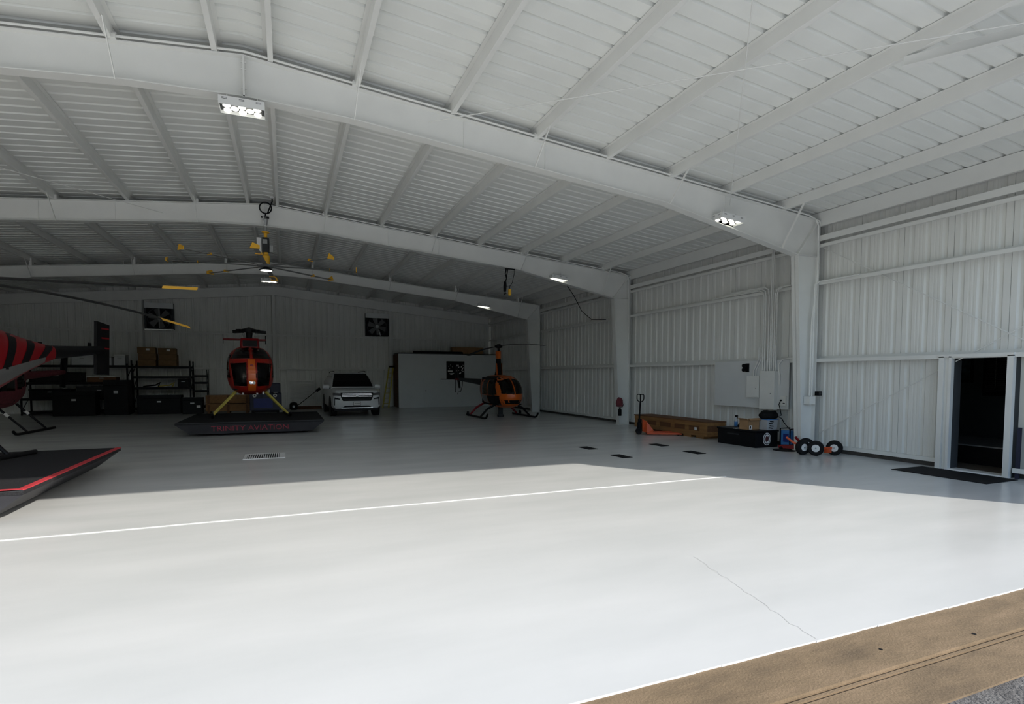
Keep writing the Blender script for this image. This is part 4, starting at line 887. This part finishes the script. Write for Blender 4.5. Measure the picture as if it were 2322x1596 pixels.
    for k in range(5):
        a = 2 * PI * k / 5 + 0.18; d = Vector((math.cos(a), math.sin(a), 0))
        MB().beam(d * 0.2 + Vector((0, 0, 2.82)), d * 0.52 + Vector((0, 0, 2.81)), 0.13, 0.10).build('blade_grip', BLACK, t)
        MB().tube([d * 0.24 + Vector((0, 0, 2.78)), d * 0.17 + Vector((0, 0, 2.55))], 0.012, 6).build('pitch_link', GREY, t)
    for ang, R_, droop in blades:
        a = ang; d = Vector((math.cos(a), math.sin(a), 0)); nrm = Vector((-d.y * 0.92, d.x * 0.92, 0.40)); secs = []
        for k in range(9):
            r = 0.5 + (R_ - 0.5) * k / 8; zz = 2.83 - droop * (k / 8) ** 2; c = d * r + Vector((0, 0, zz))
            secs.append([c - nrm * 0.085 + Vector((0, 0, 0.0)), c + Vector((0, 0, 0.012)), c + nrm * 0.085, c + Vector((0, 0, -0.012))])
        b_ = MB().loft(secs).build('rotor_blade', BLACK, t)
        if tipcol:
            c0 = d * (R_ - 0.52); s2 = []
            for r in (R_ - 0.50, R_ + 0.01):
                k = (r - 0.5) / (R_ - 0.5); c = d * r + Vector((0, 0, 2.83 - droop * k ** 2)); sh = 0.0
                s2.append([c - nrm * 0.09, c + Vector((0, 0, 0.016)), c + nrm * 0.09, c + Vector((0, 0, -0.016))])
            MB().loft(s2).build('blade_tip', tipcol, b_)
    # tail
    y0, zc, a0, b0 = st[-1]
    MB().tube([(0, y0 - 0.1, zc), (0, 3.4 if y0 < 3 else 4.0, zc + 0.06), (0, 5.0, zc + 0.14)], [a0, 0.12, 0.09], 14).build('tail_boom', main if not stripes else BLACK, t, True)
    zf = zc + 0.14
    MB().prism([(4.75, zf - 0.58), (5.22, zf - 0.58), (5.30, zf + 0.60), (4.83, zf + 0.66)] if stripes else [(4.72, zf - 0.55), (5.05, zf - 0.60), (5.32, zf + 0.30), (5.42, zf + 0.98), (5.05, zf + 0.98), (4.86, zf + 0.3)], 'x', -0.03, 0.03).build('tail_fin', trim if not stripes else BLACK, t)
    if not stripes:
        MB().box(-0.80, 0.80, 5.05, 5.38, zf + 0.93, zf + 1.00).build('stabilizer', trim, t)
        for sx in (-1, 1): MB().prism([(5.0, zf + 0.80), (5.38, zf + 0.80), (5.40, zf + 1.15), (5.12, zf + 1.15)], 'x', sx * 0.80 - 0.01, sx * 0.80 + 0.01).build('end_plate', BLACK, t)
    else:
        for k, z in enumerate((0.02, 0.26, 0.48)): MB().box(-0.033, 0.033, 4.98, 5.26, zf + z, zf + z + 0.035).build('fin_stripe', DKRED, t)
    MB().beam((0.06, 5.0, zf - 0.5), (0.06, 5.0, zf + 0.6), 0.10, 0.015, (0, 1, 0)).build('tail_rotor_blade', BLACK, t) if not stripes else None
    if stripes:
        for sx in (-1, 1):
            for k in range(4):
                y_ = 0.75 + 0.62 * k
                zc1, _, b1 = st_interp(st, y_); zc2, _, b2 = st_interp(st, y_ + 0.5)
                spatch(st, e, [(y_, zc1 - 0.25 * b1), (y_ + 0.24, zc1 - 0.25 * b1), (y_ + 0.66, zc2 + 0.86 * b2), (y_ + 0.38, zc2 + 0.86 * b2)], sx, 0.008).build('body_stripe', BLACK, t, True)
            spatch(st, e, [(0.3, 0.86), (2.9, 1.60), (2.9, 1.70), (0.3, 1.28)], sx, 0.009, 16, 6).build('belly_panel', mat('belly_grey', (0.13, 0.13, 0.13), 0.5, spec=0.3), t, True)
    skids(t, 1.12, -1.0, 1.25, 0, 0.86, (-0.55, 0.62), strut, BLACK, 0.40, bands)
    return t
make_light_heli('red helicopter without rotor blades facing out on a black dolly', (-1.10, 20.62, 0.405), math.radians(5), ST500, RED, DKRED, PALEYEL, GLASSC, [])
make_light_heli('black and crimson striped helicopter with yellow tipped rotor blades', (-5.40, 10.95, 0.405), math.radians(-16.5), STLONG, DKRED, BLACK, BLACK, GLASSD,
                [(math.radians(16.5), 4.02, 0.0), (math.radians(46.5), 4.15, 0.50), (math.radians(196.5), 4.02, 0.05)], True, False, None, True, YELLOW)
make_light_heli('dark maroon helicopter on white banded skids behind the striped one', (-8.25, 21.4, 0.0), math.radians(-4), ST500, MAROON, BLACK, BLACK, GLASSD, [], False, False, PAPER)

# orange and black two blade helicopter
def make_tall_mast_heli(label, loc, rz):
    t = thing('tall_mast_helicopter', label, 'helicopter', loc, rz); e = 2.5
    st = [(-1.98, .92, .02, .02), (-1.95, .93, .15, .14), (-1.85, .96, .30, .30), (-1.65, 1.0, .45, .47), (-1.35, 1.05, .56, .60), (-0.95, 1.09, .62, .67), (-0.4, 1.11, .64, .69), (0.2, 1.11, .64, .69),
          (.6, 1.13, .61, .66), (1.0, 1.18, .52, .57), (1.35, 1.27, .40, .45), (1.65, 1.38, .27, .31), (1.95, 1.48, .17, .19)]
    quads = [[(s * 0.02, 1.02), (s * 0.46, 1.04), (s * 0.48, 1.55), (s * 0.02, 1.66)] for s in (-1, 1)]
    sides = [[(-1.35, 0.98), (-0.38, 0.95), (-0.42, 1.62), (-1.02, 1.60)], [(-0.28, 0.95), (0.42, 1.0), (0.34, 1.58), (-0.30, 1.62)]]
    shell(st, e, quads, sides, -0.9).build('fuselage', ORANGE, t, True)
    for q in quads: fpatch(st, e, q).build('windshield', GLASSD, t, True)
    for sx in (-1, 1):
        for h in sides: spatch(st, e, h, sx).build('door_window', GLASSD, t, True)
        spatch(st, e, [(-1.45, 0.62), (-0.30, 0.56), (-0.30, 0.93), (-1.50, 0.95)], sx, 0.008).build('body_panel', BLACK, t, True)
        spatch(st, e, [(-0.26, 0.55), (0.55, 0.66), (0.50, 0.96), (-0.26, 0.93)], sx, 0.008).build('body_panel', GREY, t, True)
        spatch(st, e, [(-1.40, 1.62), (0.6, 1.60), (0.6, 1.74), (-0.9, 1.74)], sx, 0.008).build('roof_panel', BLACK, t, True)
        spatch(st, e, [(0.60, 0.80), (1.25, 1.05), (1.2, 1.45), (0.62, 1.55)], sx, 0.009).build('cowl_screen', mat('faded_orange', (0.34, 0.12, 0.07), 0.5), t, True)
    fpatch(st, e, [(-0.36, 0.62), (0.36, 0.62), (0.46, 0.78), (-0.46, 0.78)], 0.010, 10, 6).build('nose_panel', BLACK, t, True)
    fpatch(st, e, [(-0.02, 1.0), (0.02, 1.0), (0.02, 1.66), (-0.02, 1.66)], 0.016, 2, 20).build('windshield_post', ORANGE, t, True)
    for x in (-0.3, 0.3): seat(t, x, -0.55, 0.72, TAN); seat(t, x, 0.25, 0.72, TAN)
    MB().box(-0.12, 0.12, -1.35, -1.15, 0.75, 1.25).build('instrument_console', INTER, t, bevel=0.03); MB().box(-0.5, 0.5, -1.4, 0.6, 0.55, 0.60).build('cabin_floor', INTER, t)
    MB().box(-0.55, 0.55, 0.58, 0.62, 0.6, 1.7).build('bulkhead', INTER, t)
    def air(c, w2, y): return [(x * w2, y + yy * c) for x, yy in ((0, -0.45), (0.7, -0.2), (1, 0.1), (0.6, 0.4), (0, 0.62), (-0.6, 0.4), (-1, 0.1), (-0.7, -0.2))]
    MB().loft([[(x, y, z) for x, y in air(c, w2, 0)] for z, c, w2 in ((1.70, 0.75, 0.17), (1.95, 0.52, 0.125), (2.45, 0.42, 0.115), (2.80, 0.40, 0.12))]).build('mast_fairing', BLACK, t, True)
    MB().loft([[(x * 1.03, y * 1.03, z) for x, y in air(c, w2, 0)] for z, c, w2 in ((2.50, 0.42, 0.115), (2.66, 0.43, 0.125), (2.82, 0.40, 0.12))]).build('mast_cap', ORANGE, t, True)
    MB().loft([[(-0.135, -0.14, 1.75), (-0.10, -0.2, 1.75), (-0.10, 0.1, 1.75)], [(-0.125, -0.06, 2.3), (-0.115, -0.12, 2.3), (-0.115, 0.06, 2.3)]]).build('mast_flash', ORANGE, t)
    MB().loft([[(0.135, -0.14, 1.75), (0.10, -0.2, 1.75), (0.10, 0.1, 1.75)], [(0.125, -0.06, 2.3), (0.115, -0.12, 2.3), (0.115, 0.06, 2.3)]]).build('mast_flash', ORANGE, t)
    MB().cyl((0, 0, 2.80), (0, 0, 3.0), 0.05, 10).build('rotor_mast', BLACK, t); MB().lathe([(0.05, 2.94), (0.16, 2.98), (0.17, 3.06), (0.06, 3.12)], n=14).build('rotor_hub', BLACK, t, True)
    for s in (1, -1):
        d = Vector((0.03 * s, s, 0)).normalized(); nrm = Vector((-d.y, d.x, 0)); secs = []
        for k in range(9):
            r = 0.12 + 4.9 * k / 8; c = d * r + Vector((0, 0, 3.03 + 0.04 * k / 8 - 0.26 * (k / 8) ** 2)); w2 = 0.05 if k < 2 else 0.125
            secs.append([c - nrm * w2, c + Vector((0, 0, 0.012)), c + nrm * w2, c + Vector((0, 0, -0.012))])
        MB().loft(secs).build('rotor_blade', BLACK, t)
    MB().tube([(0, 1.8, 1.45), (0, 3.5, 1.50), (0, 6.35, 1.58)], [0.17, 0.13, 0.08], 14).build('tail_boom', DKGREY, t, True)
    MB().prism([(6.05, 1.10), (6.35, 1.10), (6.65, 1.58), (6.75, 2.25), (6.50, 2.25), (6.2, 1.62)], 'x', -0.015, 0.015).build('tail_fin', BLACK, t)
    MB().box(-1.02, 0.30, 6.0, 6.28, 1.56, 1.595).build('stabilizer', BLACK, t); MB().box(-0.3, 0.3, 5.98, 6.30, 1.55, 1.60).build('stabilizer_root', DKRED, t)
    MB().tube([(0, 5.6, 1.48), (0, 5.7, 1.2), (0, 6.0, 0.92), (0, 6.5, 0.88), (0, 6.6, 0.75)], 0.015, 6).build('tail_guard', BLACK, t, True)
    MB().cyl((-0.02, 6.4, 1.58), (-0.18, 6.4, 1.58), 0.05, 10).build('tail_gearbox', DKRED, t)
    MB().beam((-0.17, 6.4, 0.86), (-0.17, 6.4, 2.30), 0.09, 0.012, (1, 0, 0)).build('tail_rotor_blade', BLACK, t)
    for sx in (-1, 1):
        MB().tube([(sx * 1.10, -1.75, 0.22), (sx * 1.10, -1.62, 0.09), (sx * 1.10, -1.45, 0.045), (sx * 1.10, 1.15, 0.045)], 0.04, 10).build('skid_tube', BLACK, t, True)
        for y, x0 in ((-0.85, 0.42), (0.62, 0.42)): MB().tube([(sx * x0, y, 0.58), (sx * 0.8, y, 0.38), (sx * 1.10, y, 0.07)], [0.05, 0.045, 0.04], 8).build('skid_strut', BLACK if y < 0 else DKRED, t, True)
        MB().lathe([(0.02, -0.03), (0.09, -0.03), (0.10, 0), (0.09, 0.03), (0.02, 0.03)], (sx * 1.22, 0.55, 0.12), 'x', 16).build('handling_wheel', RUBBER, t, True)
    MB().box(-0.09, 0.09, -0.3, -0.2, 0.1, 0.45).build('belly_stand', DKGREY, t)
    MB().box(-0.12, 0.12, -0.33, -0.17, 0.0, 0.1).build('stand_foot', DKGREY, t)
    return t
make_tall_mast_heli('orange and black helicopter with tall mast in the rear right corner', (8.52, 22.45, 0), math.radians(-1))

# ------------------------------------------------------------------ white sport utility vehicle
t = thing('sport_utility_vehicle', 'white sport utility vehicle with chrome barred grille facing out', 'car', (2.76, 27.15, 0), math.radians(1.0))
def rr(y, z0, z1, a0, a1, r=0.10):
    # rounded cross-section polygon, wider at a0 (bottom), a1 (top)
    p = [(-a0 + r, z0), (a0 - r, z0), (a0, z0 + r), (a0, (z0 + z1) / 2), (a1, z1 - r), (a1 - r, z1), (-a1 + r, z1), (-a1, z1 - r), (-a0, (z0 + z1) / 2), (-a0, z0 + r)]
    return [(x, y, z) for x, z in p]
MB().loft([rr(-2.66, 0.42, 1.05, 0.86, 0.84), rr(-2.60, 0.36, 1.10, 0.96, 0.92), rr(-2.45, 0.34, 1.15, 1.0, 0.95), rr(-1.9, 0.33, 1.20, 1.02, 0.97), rr(-1.25, 0.33, 1.23, 1.03, 0.98),
           rr(-0.5, 0.33, 1.24, 1.03, 0.98), rr(1.5, 0.33, 1.26, 1.03, 0.98), rr(2.5, 0.36, 1.27, 1.01, 0.96), rr(2.66, 0.45, 1.22, 0.95, 0.9)]).build('body', SUVW, t, True)
MB().loft([rr(-1.30, 1.18, 1.26, 0.93, 0.90, 0.02), rr(-0.98, 1.18, 1.50, 0.94, 0.86, 0.04), rr(-0.42, 1.18, 1.84, 0.95, 0.76, 0.08), rr(0.2, 1.18, 1.90, 0.95, 0.76, 0.1), rr(1.8, 1.18, 1.88, 0.95, 0.76, 0.1), rr(2.35, 1.18, 1.80, 0.94, 0.75, 0.1), rr(2.62, 1.18, 1.28, 0.92, 0.9, 0.02)]).build('cabin', SUVW, t, True)
MB().add([(-0.88, -1.335, 1.262), (0.88, -1.335, 1.262), (0.82, -1.00, 1.522), (-0.82, -1.00, 1.522), (0.70, -0.45, 1.852), (-0.70, -0.45, 1.852)], [(0, 1, 2, 3), (3, 2, 4, 5)]).build('windshield', GLASSB, t)
for sx in (-1, 1):
    for ya, yb, yc, yd in ((-0.92, -0.02, -0.02, -0.38), (0.06, 0.95, 0.95, 0.06), (1.03, 2.2, 1.95, 1.03)):
        def fx(z): return 0.955 - (z - 1.25) * 0.30 + 0.006
        MB().add([(sx * fx(1.30), ya, 1.30), (sx * fx(1.30), yb, 1.30), (sx * fx(1.74), yc, 1.74), (sx * fx(1.74), yd, 1.74)], [(0, 1, 2, 3)]).build('side_window', GLASSB, t)
    MB().tube([(sx * 0.70, -0.3, 1.93), (sx * 0.70, -0.2, 1.955), (sx * 0.70, 1.9, 1.94), (sx * 0.70, 2.0, 1.90)], 0.02, 6).build('roof_rail', BLACK, t, True)
    mr_ = MB().loft([[(sx * 0.98, y, 1.26 - w2), (sx * 1.26, y, 1.26 - w2), (sx * 1.26, y, 1.26 + w2), (sx * 0.99, y, 1.26 + w2)] for y, w2 in ((-1.12, 0.05), (-1.05, 0.10), (-0.95, 0.10))]).build('wing_mirror', SUVW, t, bevel=0.02)
    MB().beam((sx * 0.95, -0.95, 1.20), (sx * 1.1, -1.0, 1.20), 0.06, 0.05).build('mirror_stalk', BLACK, mr_)
    MB().prism([(sx * 0.60, 1.00), (sx * 0.97, 1.03), (sx * 0.97, 0.92), (sx * 0.66, 0.90)], 'y', -2.665, -2.40).build('headlight', LENS, t, bevel=0.01)
    MB().prism([(sx * 0.70, 0.78), (sx * 0.92, 0.84), (sx * 0.94, 0.52), (sx * 0.91, 0.48), (sx * 0.90, 0.76), (sx * 0.70, 0.74)], 'y', -2.668, -2.60).build('lamp_trim', BLACK, t)
    for y in (-1.72, 1.45):
        MB().lathe([(0.445, -0.02), (0.46, 0.0), (0.445, 0.02), (0.30, 0.02)], (sx * 1.02, y, 0.42), 'x', 28).build('wheel_arch', BLACK, t, True)
        wv = inst('wheel', MB().lathe([(0.25, -0.13), (0.37, -0.14), (0.405, -0.09), (0.405, 0.09), (0.37, 0.14), (0.25, 0.13)], n=28, axis='x').mesh('wheel', RUBBER, True), t, (sx * 0.90, y, 0.405))
        MB().lathe([(0.04, 0.10), (0.10, 0.135), (0.25, 0.12), (0.26, -0.12), (0.04, -0.12)], n=22, axis='x').build('rim', GREY, wv, True)
MB().prism([(-0.68, 1.03), (0.68, 1.03), (0.66, 0.84), (0.58, 0.68), (-0.58, 0.68), (-0.66, 0.84)], 'y', -2.685, -2.60).build('grille', BLACK, t)
for z, a in ((0.985, 0.60), (0.93, 0.63), (0.87, 0.62)): MB().box(-a, a, -2.700, -2.686, z - 0.010, z + 0.010).build('grille_bar', CHROME, t)
for z, a in ((0.80, 0.58), (0.75, 0.56), (0.715, 0.53)): MB().box(-a, a, -2.695, -2.685, z - 0.006, z + 0.006).build('grille_mesh_bar', DKGREY, t)
MB().prism([(-0.06, 0.915), (-0.02, 0.92), (0.0, 0.93), (0.06, 0.90), (0.06, 0.87), (0.02, 0.865), (-0.01, 0.855), (-0.06, 0.88)], 'y', -2.712, -2.705).build('grille_emblem', GREY, t)
MB().box(-0.155, 0.155, -2.70, -2.66, 0.49, 0.645).build('plate_frame', NAVY, t); MB().box(-0.145, 0.145, -2.705, -2.70, 0.50, 0.635).build('number_plate', PAPER, t)
for k in range(6): MB().box(-0.10 + 0.036 * k, -0.085 + 0.036 * k, -2.707, -2.705, 0.545, 0.595).build('plate_mark', NAVY, t) if k != 2 else None
MB().prism([(-0.62, 0.40), (0.62, 0.40), (0.50, 0.47), (-0.50, 0.47)], 'y', -2.672, -2.55).build('lower_intake', BLACK, t); MB().box(-0.66, 0.66, -2.68, -2.60, 0.375, 0.40).build('skid_plate', CHROME, t)
MB().box(-0.92, 0.92, -2.5, 2.5, 0.25, 0.40).build('underbody', BLACK, t)

# ------------------------------------------------------------------ stores behind the helicopters
def rack(label, loc, w_, d_, h, levels, posts=True, name='pallet_rack', col=BLACK, pw=0.06):
    t = thing(name, label, 'shelving', loc)
    for x in (-w_ / 2, w_ / 2):
        for y in (0, d_): MB().box(x - pw / 2, x + pw / 2, y - pw / 2, y + pw / 2, 0, h).build('upright', col, t)
        for k in range(3): MB().beam((x, 0, 0.2 + k * h / 3.2), (x, d_, 0.2 + (k + 1) * h / 3.4), 0.025, 0.02).build('cross_brace', col, t)
    for z in levels:
        MB().box(-w_ / 2, w_ / 2, -0.035, 0.02, z - 0.10, z).build('beam', col, t); MB().box(-w_ / 2, w_ / 2, d_ - 0.02, d_ + 0.035, z - 0.10, z).build('beam', col, t)
        MB().box(-w_ / 2, w_ / 2, 0.02, d_ - 0.02, z - 0.025, z - 0.005).build('shelf_deck', DKGREY, t)
    return t
rack('black pallet rack topped with two stacked kraft cartons', (-5.40, 30.5, 0), 2.35, 1.0, 2.45, (2.20, 1.72, 1.20, 0.25))
rack('long black pallet rack holding clear bins behind the dark helicopter', (-8.70, 30.5, 0), 3.9, 1.0, 2.30, (2.22, 1.45, 0.75, 0.15))
rack('narrow black wire shelf unit beside the pallet rack', (-3.84, 30.6, 0), 0.62, 0.5, 2.05, (1.78, 1.45, 1.05, 0.30), name='wire_shelf', pw=0.03)
def crate_stack(label, loc, n, w_, d_, h, m_, tape=True, rz=0):
    for k in range(n):
        t = thing('carton', label if n == 1 else '%s, %s' % (label, ('bottom one', 'middle one', 'top one')[k if n == 3 else (0 if k == 0 else 2)]), 'box', (loc[0] + 0.02 * (k % 2), loc[1], loc[2] + k * (h + 0.002)), rz + 0.04 * k, 'cartons on the pallet rack')
        MB().box(-w_ / 2, w_ / 2, 0, d_, 0, h).build('carton_body', m_, t, bevel=0.015)
        MB().box(-0.03, 0.03, -0.002, d_, h - 0.001, h + 0.001).build('tape', CARD, t)
        if tape and k == n - 1: MB().box(-0.02, 0.12, -0.006, -0.001, h * 0.5, h * 0.8).build('paper_label', PAPER, t)
crate_stack('kraft carton stack left on the rack top', (-5.98, 30.55, 2.20), 3, 0.72, 0.6, 0.29, SACK)
crate_stack('kraft carton stack right on the rack top', (-5.15, 30.55, 2.20), 3, 0.74, 0.6, 0.28, SACK)
def prop(name, label, cat, x0, x1, y0, y1, z0, z1, m_, lidm=None, hand=True, group=None):
    t = thing(name, label, cat, ((x0 + x1) / 2, y0, z0), 0, group); a = (x1 - x0) / 2; h = z1 - z0
    MB().box(-a, a, 0, y1 - y0, 0, h * 0.85).build('body', m_, t, bevel=min(0.02, h * 0.1)); MB().box(-a - 0.01, a + 0.01, -0.01, y1 - y0 + 0.01, h * 0.85, h).build('lid', lidm or m_, t, bevel=min(0.01, h * 0.05))
    if hand: MB().box(-0.08, 0.08, -0.025, 0, h * 0.62, h * 0.70).build('handle', GREY, t)
    return t
prop('storage_bin', 'clear storage bin beside the tail fin on the long rack', 'bin', -8.85, -8.05, 30.55, 31.2, 2.22, 2.68, PLAST, None, True)
prop('storage_bin', 'wide grey storage bin in the middle of the long rack top', 'bin', -7.95, -7.35, 30.55, 31.2, 2.22, 2.62, PLAST, GREY, True)
prop('storage_bin', 'clear storage bin at the right end of the long rack top', 'bin', -7.25, -6.82, 30.55, 31.2, 2.22, 2.72, PLAST, PAPER, True)
prop('parts_case', 'yellow edged parts case on the middle shelf of the long rack', 'case', -8.3, -7.2, 30.55, 31.2, 1.45, 1.72, WOODD, PAPER)
prop('parts_case', 'black parts case beside the yellow edged one on the long rack', 'case', -10.3, -8.5, 30.55, 31.2, 1.45, 1.90, BLACK)
prop('parts_case', 'black parts case on the lower shelf of the long rack', 'case', -10.4, -8.9, 30.55, 31.2, 0.75, 1.15, BLACK)
prop('parts_case', 'dark grey parts case low on the long rack', 'case', -8.7, -7.0, 30.55, 31.2, 0.75, 1.25, DKGREY)
prop('tool_cabinet', 'black rolling tool cabinet in front of the long rack', 'cabinet', -7.4, -6.5, 29.4, 30.1, 0.0, 1.55, BLACK)
prop('tool_cabinet', 'wide black tool cabinet beside the maroon helicopter tail', 'cabinet', -9.2, -7.7, 29.3, 30.0, 0.0, 1.05, BLACK)
prop('equipment_box', 'black equipment box on the floor under the carton rack', 'box', -6.2, -4.5, 29.5, 30.2, 0.0, 0.85, BLACK)
prop('equipment_box', 'dark box on the middle shelf of the carton rack', 'box', -4.75, -4.30, 30.55, 31.2, 1.20, 1.60, BLACK)
prop('equipment_box', 'black generator box with small white sticker by the wire shelf', 'box', -4.35, -3.55, 28.9, 29.5, 0.0, 0.75, BLACK)
tag(MB().box(-3.78, -3.62, 28.87, 28.874, 0.28, 0.40).build('white_sticker', PAPER, bpy.data.objects['equipment_box.002'], False), None)
bpy.data.objects['white_sticker'].matrix_parent_inverse = Matrix.Translation((3.95, -28.9, 0))
prop('equipment_box', 'brown box low on the carton rack', 'box', -5.6, -4.9, 30.55, 31.2, 0.25, 0.75, WOODD)
for k, (x, m_) in enumerate(((-6.2, BLACK), (-5.62, PALEYEL))):
    tag(MB().tube([(x, 30.8, 1.235), (x + 0.5, 30.75, 1.30), (x + 0.7, 30.7, 1.42), (x + 0.62, 30.7, 1.235)], 0.03, 8).build('hose_length', m_, None, True), ('black' if k == 0 else 'yellow') + ' hose length curled on the carton rack', 'hose')
# wooden crates under the tail of the red helicopter
for k, (z, lab) in enumerate(((0.10, 'lower plywood crate behind the red helicopter'), (0.46, 'upper plywood crate stacked behind the red helicopter'))):
    t = thing('plywood_crate', lab, 'crate', (-2.5, 28.9, 0.0 if k == 0 else 0.44))
    MB().box(-0.92, 0.92, 0, 0.8, 0.10 if k == 0 else 0.03, 0.44 if k == 0 else 0.40).build('crate_body', WOOD, t)
    for x in (-0.8, 0, 0.8): MB().box(x - 0.06, x + 0.06, 0, 0.8, 0, 0.10 if k == 0 else 0.03).build('skid', WOODD, t); MB().box(x - 0.05, x + 0.05, -0.02, 0, 0.10 if k == 0 else 0.03, 0.40).build('cleat', WOODD, t)
# blue service cart
t = thing('service_cart', 'dark blue ground power cart with gauges behind the red helicopter', 'cart', (-0.85, 26.6, 0))
MB().box(-0.62, 0.66, 0, 0.9, 0.22, 0.98).build('body', NAVY, t, bevel=0.03); MB().box(-0.46, 0.30, -0.02, 0, 0.35, 0.75).build('front_panel', BLUE, t)
MB().box(0.20, 0.62, 0.1, 0.8, 0.98, 1.42).build('engine_cover', NAVY, t, bevel=0.03)
for x, z in ((-0.42, 0.88), (0.40, 0.88)): MB().lathe([(0.03, 0.0), (0.05, -0.02), (0.075, -0.02), (0.08, 0.0)], (x, 0, z), 'y', 16).build('gauge', PAPER, t, True)
MB().box(0.34, 0.50, -0.012, 0, 1.0, 1.03).build('name_plate', PAPER, t)
for x in (-0.5, 0.5):
    for y in (0.1, 0.8): MB().lathe([(0.02, -0.05), (0.14, -0.05), (0.14, 0.05), (0.02, 0.05)], (x, y, 0.14), 'x', 16).build('wheel', RUBBER, t, True)
MB().box(-0.55, 0.55, 0.05, 0.85, 0.14, 0.22).build('chassis', BLACK, t)
# loose boards by the louvre
for k, (lab, x, y, L_, r) in enumerate((('brown plank lying lowest by the wall louvre', 1.0, 31.3, 1.5, 0.02), ('brown plank on top of the pile by the wall louvre', 1.15, 31.35, 1.2, -0.05))):
    o = MB().box(-L_ / 2, L_ / 2, -0.12, 0.12, 0, 0.07).build('plank', WOODD); o.location = (x, y, 0.0 + 0.07 * k); o.rotation_euler = (0, 0, r); tag(o, lab, 'plank', 'planks by the louvre')
t = thing('floor_mop', 'black long handled brush leaning by the wall louvre', 'brush', (0.95, 31.0, 0))
MB().tube([(-0.6, 0.0, 0.04), (0.62, 0.7, 0.98)], 0.016, 8).build('handle', BLACK, t); MB().obox((0.66, 0.72, 1.0), (0.26, 0.08, 0.14), (0, -0.7, 0)).build('brush_head', BLACK, t)
t = thing('shop_vacuum', 'dark round shop vacuum on the floor by the planks', 'vacuum', (0.35, 30.6, 0))
MB().lathe([(0.18, 0.03), (0.20, 0.06), (0.20, 0.26), (0.16, 0.36), (0.05, 0.40)], n=18).build('tank', BLACK, t, True); MB().lathe([(0.01, -0.01), (0.06, -0.01), (0.06, 0.02)], (0, -0.2, 0.18), 'y', 14).build('port', GREY, t, True)
MB().lathe([(0.15, 0), (0.15, 0.03)], n=14).build('caster_base', BLACK, t)
